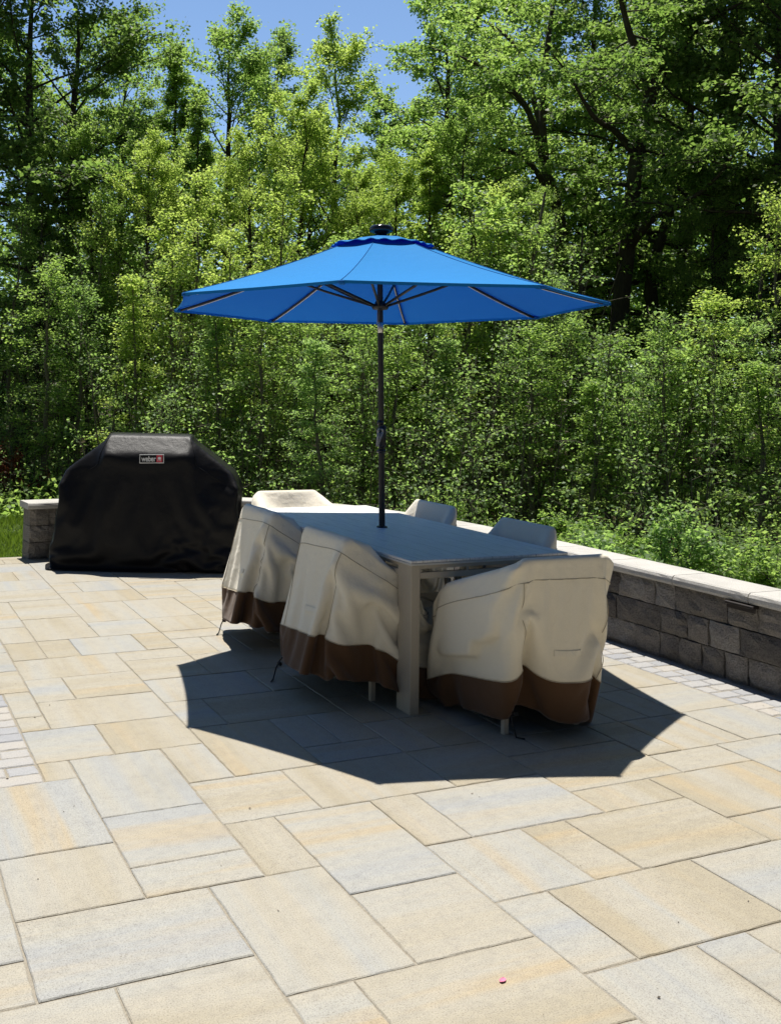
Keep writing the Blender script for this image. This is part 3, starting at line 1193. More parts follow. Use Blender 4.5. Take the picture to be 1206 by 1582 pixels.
chair('beige covered chair at the near head of the table, its creased back panel facing out', (2.965, 1.905, 0), 0, 1, hem_back=-.39, hem_side=.285, hemz=.085, pins=.05, bw=.285,
      hz=(.06, -.035, .02, .05), tucks=((4, .13, .35), (24, .05, .55)))
chair('beige covered chair at the left side of the table, beside its near left leg', (2.68, 2.49, 0), -PI / 2, 2, hem_back=-.66, hem_side=.36, hemz=.09, pins=.004, flare=.11, front_y=-.12,
      hz=(.10, .06, -.02, .0), tucks=((25, .17, .22), (37, .07, .4)))
chair('beige covered chair at the left side of the table, the one nearer the black grill', (2.735, 3.55, 0), -PI / 2, 3, hem_back=-.69, hem_side=.39, hemz=.10, pins=.004, flare=.13, front_y=-.14,
      hz=(.10, .05, -.02, .0), tucks=((24, .17, .18), (36, .07, .4)))
chair('sunlit beige covered chair at the far head of the table', (2.94, 4.13, 0), PI, 4, pins=.02, bw=.285, arm_w=.33, hem_side=.37)
chair('beige covered chair across the table with one sunlit shoulder and a peaked back', (3.17, 3.56, 0), PI / 2, 5, detail=False, front_y=-.24, hem_front=.0)
chair('shaded grey-beige covered chair across the table, its flat back against the wall cap', (3.15, 2.54, 0), PI / 2, 6, detail=False, front_y=-.24, hem_front=.0)

# ------------------------------------------------------------------ covered grill
gr = thing('covered_grill', 'wide barbecue grill under a fitted black cover by the stone wall', 'grill', (2.43, 6.40, 0), math.atan2(-.62, 1.36))


tent = convex([(x, y_, z_) for (x, y_, z_) in ((-.37, -.16, 1.16), (-.37, .20, 1.16), (-.77, -.26, .84), (-.77, .24, .84), (-.38, -.27, .90), (-.38, .24, .9))])
tent2 = convex([(x, y_, z_) for (x, y_, z_) in ((.33, -.16, 1.16), (.33, .20, 1.16), (.77, -.26, .835), (.77, .24, .835), (.34, -.27, .90), (.34, .24, .9))])
hood = prism([(-.30, .86), (-.315, 1.0), (-.13, 1.165), (-.08, 1.18), (.10, 1.185), (.24, 1.10), (.27, .86)], -.40, .36)
side = prism([(-.25, .0), (-.27, .80), (-.25, .825), (.24, .825), (.25, .0)], -.76, .76)
body = prism([(-.28, 0), (-.28, .86), (.26, .86), (.26, 0)], -.40, .37)
NG = 144
topc = [(-.37, -.10, 1.19), (.34, -.10, 1.19), (.34, .12, 1.20), (-.37, .12, 1.20)]
brow = [(-.43, -.328, .995), (.39, -.328, .995), (.38, .28, 1.03), (-.42, .28, 1.03)]
should = [(-.79, -.335, .86), (.79, -.335, .86), (.79, .275, .85), (-.79, .275, .85)]
low = [(-.87, -.37, .06), (.81, -.37, .06), (.81, .29, .06), (-.87, .29, .06)]


def gring(c, it):
    # columns: corners at fixed fractions so that seams run through them
    out = []
    q = [52, 20, 52, 20]
    for i in range(4):
        a, b = np.array(c[i], float), np.array(c[(i + 1) % 4], float)
        for k_ in range(q[i]):
            out.append(a + (b - a) * k_ / q[i])
    return rounded(np.array(out), it)


g0, g1, g2, g3 = gring(topc, 1), gring(brow, 1), gring(should, 2), gring(low, 6)
fold_ = np.sin(np.arange(NG) * .62 + 1.3 * np.sin(np.arange(NG) * .17)) * .014 + np.sin(np.arange(NG) * 1.31 + 2) * .006
out_ = g3[:, :2] / np.linalg.norm(g3[:, :2], axis=1, keepdims=True)
g3[:, :2] += out_ * fold_[:, None]
rows = []
cen = np.array([-.015, .01, 1.195])
for i in range(6):
    rows.append(cen + (g0 - cen) * (i + .5) / 6)
for i in range(7):
    rows.append(g0 + (g1 - g0) * i / 7)
for i in range(10):
    rows.append(g1 + (g2 - g1) * i / 10)
for i in range(25):
    f = i / 24
    rows.append(g2 + (g3 - g2) * f)
V = drape(np.array(rows), [hood, side, body, tent, tent2], 17, steps=70, inner=10, slack=1.03, noise=.012, bend=.01)
gc = cloth_obj('cover', V, MT['blackc'], gr, True)
b = MB()
ctr = V.mean((0, 1))
for ci in (1, 51):
    b = MB()
    b.tube([V[k_, ci] + (V[k_, ci] - ctr) / np.linalg.norm(V[k_, ci] - ctr) * .003 for k_ in range(6, 23)], .003, 4, False)
    b.build('seam', MT['blackc'], gc, True)
# brand patch sewn on the hood front
k0 = V[11, 29]
ku = V[10, 29] - V[14, 29]
kx = V[11, 33] - V[11, 25]
kx /= np.linalg.norm(kx)
ku /= np.linalg.norm(ku)
kn = np.cross(kx, ku)
kn /= np.linalg.norm(kn)
ku = np.cross(kn, kx)
o_ = k0 + kn * .022 + ku * .0
PM = Matrix(((kx[0], ku[0], kn[0], o_[0]), (kx[1], ku[1], kn[1], o_[1]), (kx[2], ku[2], kn[2], o_[2]), (0, 0, 0, 1)))
patch = MB().box((0, 0, 0), (.215, .078, .004), bev=.001).build('brand_patch', MT['white'], gc)
patch.matrix_local = PM
MB().box((0, 0, .0016), (.203, .066, .004), bev=.001).build('patch_field', MT['black'], patch)
tc = bpy.data.curves.new('lettering', 'FONT')
tc.body = 'weber'
tc.size = .066
tc.align_x = 'LEFT'
tc.extrude = .0008
tc.offset = .0014
to = bpy.data.objects.new('lettering_src', tc)
COL.objects.link(to)
bpy.context.view_layer.update()
tme = bpy.data.meshes.new_from_object(to.evaluated_get(bpy.context.evaluated_depsgraph_get()))
bpy.data.objects.remove(to)
tme.materials.clear()
co = np.array([v.co for v in tme.vertices])
wdt = co[:, 0].max() - co[:, 0].min()
sx_ = .128 / wdt
for v in tme.vertices:
    v.co.x = (v.co.x - co[:, 0].min()) * sx_ - .090
    v.co.y = v.co.y - .022
    v.co.z += .0045
link('lettering', tme, MT['white'], patch)
MB().box((.068, 0, .0022), (.052, .062, .0045), bev=.001).build('emblem_field', MT['red'], patch)
em = MB()
pts = [(.068 + .015 * math.cos(t_), .004 + .012 * math.sin(t_), .0058) for t_ in np.linspace(0, 2 * PI, 16, endpoint=False)]
em.add(pts, [tuple(range(16))])
for dx in (-.012, 0, .012):
    em.box((.068 + dx, -.014, .0055), (.004, .016, .001), bev=.0003)
em.build('emblem', MT['white'], patch, fix=False)

# ------------------------------------------------------------------ petal
pe = MB()
prow = []
for i in range(5):
    for j in range(5):
        u, v = i / 4 - .5, j / 4 - .5
        r_ = math.cos(u * 2.2) * .9
        prow.append((u * .030, v * .022 * r_, .002 + .006 * u * u * 2 + .006 * v * v * 3))
pe.add(prow, [(i * 5 + j, (i + 1) * 5 + j, (i + 1) * 5 + j + 1, i * 5 + j + 1) for i in range(4) for j in range(4)])
po = pe.build('flower_petal', MT['petal'], None, True)
d = W_ + (776 - CXP) / FPX * R_ - (1516 - CYP) / FPX * U_
tt = -CAM[2] / d[2]
po.location = (CAM[0] + d[0] * tt, CAM[1] + d[1] * tt, .001)
po.rotation_euler = (0, 0, .4)
po.scale = (.8, .8, .5)
s = po.modifiers.new('sub', 'SUBSURF'); s.render_levels = 2
tag(po, 'small pink flower petal lying on the paving in front', 'petal')
# specks of litter on the paving
lr = np.random.default_rng(31)
lt = MB()
for i in range(190):
    x, y = lr.uniform(-.8, 4.2), lr.uniform(-.6, 6.6)
    if i > 90:
        x, y = 4.49 - abs(lr.normal(0, .10)), lr.uniform(-.5, 6)
    if 2.0 < x < 3.9 and 1.2 < y < 5.0:
        continue
    a = lr.uniform(0, 2 * PI); L = lr.uniform(.003, .007); wv = L * lr.uniform(.25, .6)
    c, s_ = math.cos(a), math.sin(a)
    P_ = [(-L, 0, .002), (0, -wv, .0025), (L, 0, .003), (0, wv, .0025), (0, 0, .0025 + wv * .8)]
    lt.add([(x + p[0] * c - p[1] * s_, y + p[0] * s_ + p[1] * c, p[2]) for p in P_], [(0, 1, 4), (1, 2, 4), (2, 3, 4), (3, 0, 4), (0, 3, 2, 1)])
tag(lt.build('leaf_litter', mat_plain('dry_bits', (0.07, 0.05, 0.03), 0.9), None), 'tiny dry bits scattered over the paving', 'litter', kind='stuff')
#@FOREST@

# ------------------------------------------------------------------ woodland
def leaf_arrays(P, D, Nn, L, W, fold):
    """one folded diamond-shaped leaf per row: base point, direction, normal, length, width"""
    D = D / (np.linalg.norm(D, axis=1, keepdims=True) + 1e-9)
    S = np.cross(D, Nn)
    S /= np.linalg.norm(S, axis=1, keepdims=True) + 1e-9
    Nn = np.cross(S, D)
    m = P + D * (L * .45)[:, None]
    a = m + S * (W * .5)[:, None] + Nn * (fold * W)[:, None]
    b = m - S * (W * .5)[:, None] + Nn * (fold * W)[:, None]
    t = P + D * L[:, None] - Nn * (fold * L * .4)[:, None]
    return np.stack([P, a, t, b], 1).reshape(-1, 3)


class Tree:
    def __init__(self, seed):
        self.r = np.random.default_rng(seed)
        self.tv = []; self.tf = []; self.nv = 0
        self.leaf = []

    def tube(self, pts, rad, sides):
        V, F = tube_arrays(np.array(pts), np.array(rad), sides)
        self.tv.append(V); self.tf.append(F + self.nv); self.nv += len(V)

    def limb(self, p0, d, L, r0, r1, k, wob, curl):
        r = self.r
        pts = [np.array(p0)]
        d = np.array(d) / np.linalg.norm(d)
        for i in range(k):
            d = d + r.normal(0, wob, 3) + np.array([0, 0, curl])
            d /= np.linalg.norm(d)
            pts.append(pts[-1] + d * L / k)
        rad = r0 + (r1 - r0) * np.linspace(0, 1, k + 1) ** .8
        return np.array(pts), rad

    nz = .55

    def spray(self, pts, n, L, spread, flat):
        """n leaves along a twig, in a loose flattish spray"""
        r = self.r
        if n < 1:
            return
        f = r.uniform(.1, 1.0, n) ** .8 * (len(pts) - 1)
        i = np.minimum(f.astype(int), len(pts) - 2)
        P = pts[i] + (pts[i + 1] - pts[i]) * (f - i)[:, None]
        d = pts[i + 1] - pts[i]
        d /= np.linalg.norm(d, axis=1, keepdims=True) + 1e-9
        off = r.normal(0, spread, (n, 3)); off[:, 2] *= flat
        D = d * .5 + r.normal(0, .65, (n, 3)); D[:, 2] = D[:, 2] * .6 - .22
        Nn = np.array([0, 0, 1.0]) + r.normal(0, self.nz, (n, 3))
        ll = L * r.uniform(.6, 1.25, n)
        self.leaf.append(leaf_arrays(P + off, D, Nn, ll, ll * r.uniform(.55, .8, n), r.uniform(.05, .22, n)))

    def branch(self, p0, d, L, r0, twigs, lpt, leafL, spread, curl=-.02, sides=5, wob=.12, start=.25, flat=.45):
        r = self.r
        pts, rad = self.limb(p0, d, L, r0, r0 * .22, 6, wob, curl)
        self.tube(pts, rad, sides)
        for q in range(twigs):
            f = r.uniform(start, 1.0) * 6
            i = min(int(f), 5)
            b = pts[i] + (pts[i + 1] - pts[i]) * (f - i)
            bd = pts[i + 1] - pts[i]
            bd /= np.linalg.norm(bd)
            ang = r.choice([-1, 1]) * r.uniform(.5, 1.25)
            c, s_ = math.cos(ang), math.sin(ang)
            td = np.array([bd[0] * c - bd[1] * s_, bd[0] * s_ + bd[1] * c, bd[2] * .6 + r.normal(.08, .2)])
            tl = L * r.uniform(.22, .46) * (1.15 - .4 * f / 6)
            tp, tr = self.limb(b, td, tl, max(r0 * .28, .004), .002, 3, .15, curl)
            self.tube(tp, tr, 3)
            self.spray(tp, int(lpt * r.uniform(.5, 1.5)), leafL, spread, flat)
        self.spray(pts[3:], int(lpt * 1.2), leafL, spread, flat)
        return pts

    def out(self, tname, cname):
        tm = np_mesh(tname, np.concatenate(self.tv), np.concatenate(self.tf))
        LV = np.concatenate(self.leaf)
        cm = np_mesh(cname, LV, np.arange(len(LV)).reshape(-1, 4))
        for m_ in (tm, cm):
            m_.materials.append(None)
        tm.polygons.foreach_set('use_smooth', np.ones(len(tm.polygons), dtype=bool))
        return tm, cm


def make_tree(seed, H, r0, base, spread, nb, twigs, lpt, leafL, el0, el1, shape, lsp=.085, wob=.05, path=None, flat=.45, curl=-.02, nz=.55):
    """tapered trunk with limbs, twigs and sprays of leaves; base = height of the lowest limb as a share of H"""
    t = Tree(seed)
    t.nz = nz
    r = t.r
    K = 14
    if path is None:
        x = np.cumsum(r.normal(0, wob * H / K, (K, 2)), axis=0)
        x -= x[0]
        tp = np.column_stack([x[:, 0], x[:, 1], np.linspace(-.25, H, K)])
    else:
        tp = np.array(path, float)
        K = len(tp)
    tr = r0 * (1 - np.linspace(0, 1, K) ** 1.1 * .88)
    tr[0] *= 1.35
    t.tube(tp, tr, 9)
    cum = np.linspace(0, 1, K)
    for i in range(nb):
        f = base + (1 - base) * ((i + r.uniform(0, 1)) / nb) ** .9
        f = min(f, .995)
        p = np.array([np.interp(f, cum, tp[:, k_]) for k_ in range(3)])
        rr = np.interp(f, cum, tr)
        q = (f - base) / (1 - base)
        if shape == 'oval':
            ln_ = spread * (.40 + .60 * math.sin(PI * min(1, q * .86 + .12)))
        elif shape == 'cone':
            ln_ = spread * (1.0 - .75 * q)
        else:
            ln_ = spread * (.55 + .45 * math.sin(PI * q))
        ln_ *= r.uniform(.6, 1.2)
        az = i * 2.399 + r.normal(0, .5)
        el = math.radians(el0 + (el1 - el0) * q + r.normal(0, 9))
        d = np.array([math.cos(az) * math.cos(el), math.sin(az) * math.cos(el), math.sin(el)])
        t.branch(p, d, ln_, max(rr * .42, .006), twigs, lpt, leafL, lsp, curl=curl, flat=flat)
    return t


def place(name, trunk, crown, label, cat, x, y, rz, sx, sz, bark, leaf, group):
    o = thing(name, label, cat, (x, y, -.06), rz, group)
    for nm, me, m_ in (('trunk', trunk, bark), ('crown', crown, leaf)):
        c = bpy.data.objects.new(nm, me)
        COL.objects.link(c)
        c.parent = o
        c.scale = (sx, sx, sz)
        c.material_slots[0].link = 'OBJECT'
        c.material_slots[0].material = m_
    return o


GT, GS_, GB = 'tall woodland trees behind the patio', 'slender saplings along the woodland edge', 'bushes behind the stone wall'
TALL = [make_tree(101, 10, .17, .20, 2.8, 40, 8, 72, .082, 5, 62, 'oval', nz=.75, flat=.6),
        make_tree(102, 10, .14, .22, 2.3, 38, 8, 68, .078, 12, 68, 'oval', wob=.08, nz=.75, flat=.6),
        make_tree(103, 10, .19, .18, 3.1, 40, 9, 68, .085, 0, 58, 'oval', wob=.06, nz=.75, flat=.6),
        make_tree(104, 10, .13, .14, 2.1, 44, 7, 70, .075, 10, 60, 'cone', nz=.75, flat=.6),
        make_tree(105, 10, .16, .14, 2.8, 42, 9, 76, .085, -5, 50, 'oval', lsp=.11, nz=.75, flat=.6)]
TALL = [t.out('trunk', 'crown') for t in TALL]
SAP = [make_tree(201, 5, .05, .22, .66, 34, 5, 25, .052, 15, 62, 'x', lsp=.075, wob=.06, flat=.8, nz=.9),
       make_tree(202, 5, .046, .36, .60, 28, 5, 25, .050, 10, 60, 'x', lsp=.07, wob=.08, flat=.75, nz=.9),
       make_tree(203, 5, .055, .12, .80, 36, 5, 26, .054, 5, 58, 'oval', lsp=.08, wob=.05, flat=.8, nz=.9),
       make_tree(204, 5, .048, .44, .56, 26, 5, 24, .048, 20, 65, 'x', lsp=.07, wob=.07, flat=.8, nz=.95),
       make_tree(205, 5, .05, .14, .74, 36, 6, 25, .054, 5, 55, 'cone', lsp=.08, wob=.06, flat=.7, nz=.85)]
SAP = [t.out('trunk', 'crown') for t in SAP]


def bush(seed, H, spread, n):
    t = Tree(seed)
    r = t.r
    for i in range(n):
        az = r.uniform(0, 2 * PI); el = r.uniform(.5, 1.4)
        d = np.array([math.cos(az) * math.cos(el), math.sin(az) * math.cos(el), math.sin(el)])
        t.branch(np.array([r.normal(0, .06), r.normal(0, .06), -.1]), d, H * r.uniform(.6, 1.15), .012, 9, 34, .058, .055, curl=.0, sides=4, start=.3, flat=.4)
    return t.out('stem', 'foliage')


BUSH = [bush(301, 1.0, .8, 15), bush(302, 1.25, .8, 14)]
LM = dict(y=MT['leafy'], m=MT['leafm'], d=MT['leafd'], o=MT['leafo'], r=MT['leafr'])

# px column, distance, row of the top, variant, leaf, widen, label
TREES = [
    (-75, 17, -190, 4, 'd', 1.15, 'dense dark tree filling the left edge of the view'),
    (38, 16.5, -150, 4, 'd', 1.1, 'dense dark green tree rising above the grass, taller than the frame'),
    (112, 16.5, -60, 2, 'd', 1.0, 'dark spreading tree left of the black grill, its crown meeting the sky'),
    (180, 19.0, 12, 1, 'm', .9, 'thin-topped tree under the left end of the blue sky'),
    (258, 18.5, 30, 3, 'm', .95, 'narrow tree behind the left half of the grill, lower than its neighbours'),
    (345, 18.0, -14, 0, 'm', .95, 'tall tree with a dark forked top standing out against the sky'),
    (425, 21.0, 18, 1, 'd', 1.0, 'darker tree between the two tops that reach into the sky'),
    (508, 17.5, 8, 1, 'y', .95, 'airy yellow-green tree with a rounded top under the open sky'),
    (572, 22.0, 95, 3, 'm', 1.0, 'distant low tree at the foot of the open sky, right above the parasol'),
    (612, 15.5, 205, 4, 'y', .8, 'bright yellow-green tree directly behind the parasol cap'),
    (700, 18.5, -20, 2, 'm', 1.05, 'wide tree whose boughs reach left into the open sky'),
    (775, 20.5, -60, 0, 'm', 1.0, 'full tree behind the right half of the parasol, taller than the frame'),
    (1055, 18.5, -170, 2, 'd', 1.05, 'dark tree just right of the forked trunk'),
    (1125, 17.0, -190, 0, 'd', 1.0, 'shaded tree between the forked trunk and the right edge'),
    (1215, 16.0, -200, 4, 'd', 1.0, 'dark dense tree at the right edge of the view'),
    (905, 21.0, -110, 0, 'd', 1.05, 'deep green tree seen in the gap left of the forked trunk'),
    (1300, 15.0, -220, 2, 'd', 1.0, 'tall tree at the far right, partly outside the view'),
    (55, 14.0, 215, 3, 'm', .95, 'middling tree at the left, its top against the dark tall trees'),
    (140, 14.5, 165, 1, 'm', .95, 'middling slender tree over the left slope of the grill cover'),
    (222, 13.5, 190, 0, 'y', .85, 'middling bright tree rising over the grill'),
    (292, 14.8, 105, 3, 'm', .95, 'narrow middling tree left of the dark forked top'),
    (380, 14.0, 205, 2, 'y', .8, 'bright round-crowned tree up and left of the parasol'),
    (455, 14.6, 105, 1, 'y', .95, 'yellow-green tree left of the rounded open-sky top'),
    (552, 14.2, 235, 0, 'y', .8, 'bright tree hugging the left of the parasol cap'),
    (665, 14.4, 190, 3, 'y', 1.0, 'narrow bright tree hugging the right of the parasol cap'),
    (725, 14.6, 140, 1, 'm', .95, 'slender tree under the long bare boughs'),
    (800, 14.0, 250, 4, 'm', .75, 'full rounded tree over the right slope of the parasol'),
    (1100, 14.2, 240, 4, 'd', .75, 'dark rounded tree low between the forked trunk and the right edge'),
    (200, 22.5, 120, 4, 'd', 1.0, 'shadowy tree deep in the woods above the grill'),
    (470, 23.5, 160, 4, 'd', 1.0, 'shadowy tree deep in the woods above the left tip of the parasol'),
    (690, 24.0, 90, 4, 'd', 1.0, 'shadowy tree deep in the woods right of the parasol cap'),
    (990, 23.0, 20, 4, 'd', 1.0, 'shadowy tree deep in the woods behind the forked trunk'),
]
rt = random.Random(5)
for (px, D, ty, v, lf, wdn, lab) in TREES:
    D += 3.0
    x, y = at(px, D)
    H = (ztop(ty, D) + .06) * .9
    place('forest_tree', *TALL[v], lab, 'tree', x, y, rt.uniform(0, 6.28), H / 10 * wdn, H / 10, MT['barkd'], LM[lf], GT)


# two trees of their own shape: a forked one and one with a curved dark trunk
def own_tree(name, D, paths, seed, lab, leaf, lpt, tw, bl, nb, bark=MT['barkd']):
    """paths: limbs given as (column, row, depth offset, radius) in the photograph's directions, at real distance D"""
    bx_, by_ = at(paths[0][0][0], D)
    t = Tree(seed)
    for ip, pth in enumerate(paths):
        P = []
        for (px, py, dd, rad) in pth:
            x, y = at(px, D + dd)
            P.append((x - bx_, y - by_, max(ztop(py, D + dd) + .06, -.2)))
        P = catmull(P, 5)
        rad = np.interp(np.linspace(0, 1, len(P)), np.linspace(0, 1, len(pth)), [q[3] for q in pth])
        t.tube(P, rad, 9 if ip == 0 else 7)
        n = nb if ip else nb // 2
        for i in range(n):
            f = (.45 if ip == 0 else .2) + (.55 if ip == 0 else .8) * (i + t.r.random()) / n
            k_ = min(int(f * (len(P) - 1)), len(P) - 2)
            az = t.r.uniform(0, 2 * PI)
            d = np.array([math.cos(az), math.sin(az), t.r.uniform(-.25, .7)])
            if rad[k_] > .06:
                d[1] = abs(d[1]) + .3           # the thick limbs stand clear on the patio side
            t.branch(P[k_], d, bl * t.r.uniform(.5, 1.2), max(rad[k_] * .4, .008), tw, lpt, .082, .09)
    tm, cm = t.out('trunk', 'crown')
    return place(name, tm, cm, lab, 'tree', bx_, by_, 0, 1, 1, bark, leaf, GT)


own_tree('forest_tree', 18.0, [
    [(950, 700, 0, .19), (952, 560, 0, .165), (960, 450, 0, .15), (972, 360, .1, .14), (983, 255, .1, .125), (1005, 165, .2, .11)],
    [(1005, 165, .2, .10), (990, 110, -.3, .075), (972, 72, -.6, .06), (955, 10, -.9, .04), (930, -70, -1.2, .015)],
    [(1005, 165, .2, .105), (1030, 125, .5, .08), (1070, 85, .8, .065), (1085, 30, 1.0, .05), (1095, -60, 1.4, .03), (1110, -160, 1.4, .012)],
    [(983, 255, .1, .08), (950, 215, -.5, .055), (915, 190, -1.1, .04), (880, 130, -1.6, .022), (850, 90, -2, .01)],
    [(968, 390, .1, .09), (1010, 345, -.5, .06), (1060, 325, -1, .045), (1110, 290, -1.4, .025), (1160, 230, -1.8, .01)],
    [(1070, 85, .8, .05), (1110, 60, .2, .035), (1160, 40, -.4, .02), (1215, 15, -.8, .01)],
], 401, 'big tree with a thick dark trunk forking into a Y high on the right', MT['leafd'], 52, 7, 1.5, 11)
own_tree('forest_tree', 20.0, [
    [(1005, 640, 0, .13), (1012, 520, 0, .12), (1005, 430, 0, .11), (1030, 350, .3, .095), (1060, 260, .5, .08), (1120, 170, .8, .05), (1150, 60, 1, .02)],
    [(1005, 430, 0, .07), (985, 380, .5, .05), (1010, 300, .9, .035), (1040, 180, 1.3, .015)],
], 404, 'dark tree with a bent trunk crossing close behind the forked one', MT['leafd'], 38, 6, 1.5, 9)
own_tree('forest_tree', 19.5, [
    [(905, 700, 0, .14), (885, 560, 0, .13), (868, 430, 0, .12), (862, 340, 0, .11), (842, 270, 0, .10), (835, 210, .2, .085), (838, 120, .4, .065), (850, 20, .5, .045), (870, -90, .6, .015)],
    [(842, 270, 0, .08), (815, 180, -.3, .06), (775, 130, -.6, .045), (725, 95, -1, .03), (660, 70, -1.3, .012)],
    [(862, 340, 0, .07), (820, 260, -.5, .05), (765, 230, -.9, .04), (700, 215, -1.2, .025), (640, 180, -1.5, .01)],
    [(835, 210, .2, .06), (800, 90, .6, .045), (755, 40, .8, .03), (690, 5, 1, .012)],
], 402, 'leaning tree with long bare boughs reaching left over the parasol', MT['leafm'], 34, 6, 1.35, 10)
own_tree('forest_tree', 15.0, [
    [(757, 815, 0, .058), (755, 720, 0, .055), (752, 620, 0, .052), (758, 500, 0, .045), (752, 420, .1, .03), (760, 340, .2, .008)],
    [(756, 470, 0, .03), (738, 400, -.3, .02), (720, 320, -.5, .008)],
], 403, 'straight dark trunk rising behind the flat-backed chair across the table', MT['leafm'], 26, 5, .9, 16)
own_tree('forest_tree', 14.4, [
    [(784, 815, 0, .048), (780, 700, 0, .046), (783, 600, 0, .043), (800, 500, .1, .038), (822, 400, .2, .03), (840, 300, .3, .015)],
    [(790, 550, 0, .025), (770, 470, -.3, .015), (765, 400, -.4, .006)],
], 405, 'pale leaning trunk close to the right of the straight dark one', MT['leafm'], 26, 5, .85, 14, MT['barkp'])

# px column, distance, row of the top, variant, leaf, widen, label
SAPS = [
    (-40, 15.0, 330, 2, 'm', 1.1, 'leafy sapling at the left edge over the grass'),
    (18, 15.2, 300, 3, 'd', 1.1, 'thin dark-leaved sapling behind the lawn, closest to the left edge'),
    (70, 14.6, 395, 0, 'm', 1.15, 'sapling over the end of the stone wall'),
    (118, 14, 430, 2, 'o', 1.1, 'pale bushy sapling just left of the grill top'),
    (150, 14.0, 270, 3, 'm', 1.1, 'tall sapling above the left shoulder of the grill'),
    (205, 12.2, 400, 4, 'y', 1.1, 'bright layered sapling right over the top of the grill'),
    (262, 12.8, 310, 0, 'y', 1.15, 'bright sapling over the right end of the grill top'),
    (300, 13.6, 235, 2, 'y', 1.0, 'tall yellow-green sapling left of the parasol tip'),
    (330, 12.0, 430, 4, 'o', 1.1, 'pale layered sapling over the right shoulder of the grill'),
    (362, 12.6, 330, 1, 'y', 1.15, 'yellow-green sapling beneath the left tip of the parasol'),
    (405, 12.4, 445, 2, 'm', 1.05, 'mid-green sapling behind the far sunlit chair'),
    (430, 13.6, 250, 0, 'y', 1.1, 'tall sapling over the left slope of the parasol'),
    (462, 12.9, 470, 3, 'm', 1.15, 'slim sapling behind the right end of the far sunlit chair'),
    (500, 12.1, 500, 4, 'o', 1.0, 'low pale sapling in the middle, left of the parasol pole'),
    (540, 13.1, 330, 1, 'm', 1.15, 'sapling rising behind the left half of the blue canopy'),
    (560, 12.5, 480, 0, 'm', 1.1, 'green sapling nearest the left side of the pole'),
    (612, 12.2, 510, 2, 'm', 1.0, 'low green sapling nearest the right side of the pole'),
    (655, 12.8, 430, 3, 'm', 1.2, 'slim sapling above the peaked-back chair'),
    (690, 12.0, 500, 4, 'o', 1.0, 'low pale sapling right of the peaked-back chair'),
    (722, 13.4, 330, 0, 'y', 1.1, 'sapling behind the right slope of the parasol'),
    (765, 13.9, 260, 2, 'y', .95, 'tall bright sapling over the right slope of the parasol'),
    (815, 12.0, 480, 1, 'm', 1.15, 'sapling right of the pale leaning trunk'),
    (858, 11.6, 400, 3, 'o', 1.15, 'pale-stemmed sapling under the right tip of the parasol'),
    (880, 12.6, 470, 0, 'm', 1.1, 'sapling in front of the bent boughs right of the parasol tip'),
    (905, 11.2, 560, 4, 'm', .95, 'low layered sapling over the near head chair'),
    (945, 11.8, 500, 2, 'm', 1.05, 'green sapling at the foot of the forked trunk'),
    (985, 11.1, 545, 1, 'o', 1.1, 'pale sapling over the bright bush behind the wall'),
    (1025, 11.9, 480, 0, 'm', 1.1, 'sapling above and right of the bright bush'),
    (1062, 11.2, 520, 2, 'm', 1.0, 'bushy sapling between the bright bush and the thin pale stems'),
    (1095, 12.4, 430, 3, 'y', 1.15, 'slim sapling in the shade of the trees on the right'),
    (1140, 10.6, 470, 3, 'o', 1.15, 'tall pale-stemmed sapling near the right edge, over the wall'),
    (1165, 11.2, 530, 4, 'm', 1.05, 'low layered sapling beside the tall pale stem at right'),
    (1198, 10.2, 285, 0, 'y', .85, 'bright yellow-green sapling cut by the right edge'),
    (1255, 10.5, 420, 2, 'm', 1.0, 'sapling outside the right edge with its boughs showing'),
]
for (px, D, ty, v, lf, wdn, lab) in SAPS:
    for _ in range(6):      # low ones stand in front, tall ones step back into the woods
        D = 9.3 + .95 * ztop(ty, D) + (D * 7.3 % 1.0) * 1.3
    if px < 160:
        D += 1.6
    x, y = at(px, D)
    H = (ztop(ty, D) + .06) * .9
    sx = (.55 + .45 * H / 5) * wdn
    place('sapling', *SAP[v], lab, 'sapling', x, y, rt.uniform(0, 6.28), sx, H / 5, MT['barkp'], LM[lf], GS_)
BUSHES = [
    (1030, 8.6, .80, 0, 'o', .8, 'bright green bush standing just behind the wall cap'),
    (1165, 8.0, .60, 1, 'm', .7, 'leafy bush behind the wall at the right edge'),
    (1100, 9.3, .45, 1, 'd', .6, 'dark low bush between two lighter bushes behind the wall'),
    (935, 9.4, .5, 1, 'm', .7, 'low bush behind the wall near the head chair'),
    (860, 10.2, .5, 0, 'm', .7, 'low bush behind the wall beyond the flat-backed chair'),
    (14, 14.2, .75, 1, 'r', .6, 'russet-leaved bush at the far edge of the lawn'),
    (690, 10.8, .5, 0, 'm', .7, 'low bush behind the wall right of the peaked-back chair'),
]
for (px, D, hs_, v, lf, sx, lab) in BUSHES:
    x, y = at(px, D)
    o = place('bush', *BUSH[v], lab, 'bush', x, y, rt.uniform(0, 6.28), sx, hs_, MT['barkp'], LM[lf], GB)
    for c in o.children:
        c.name = 'stem' if c.name.startswith('trunk') else 'foliage'

# the woods behind, a mass nobody could count: leaf clumps and dim trunks in one object each
rb_ = np.random.default_rng(77)


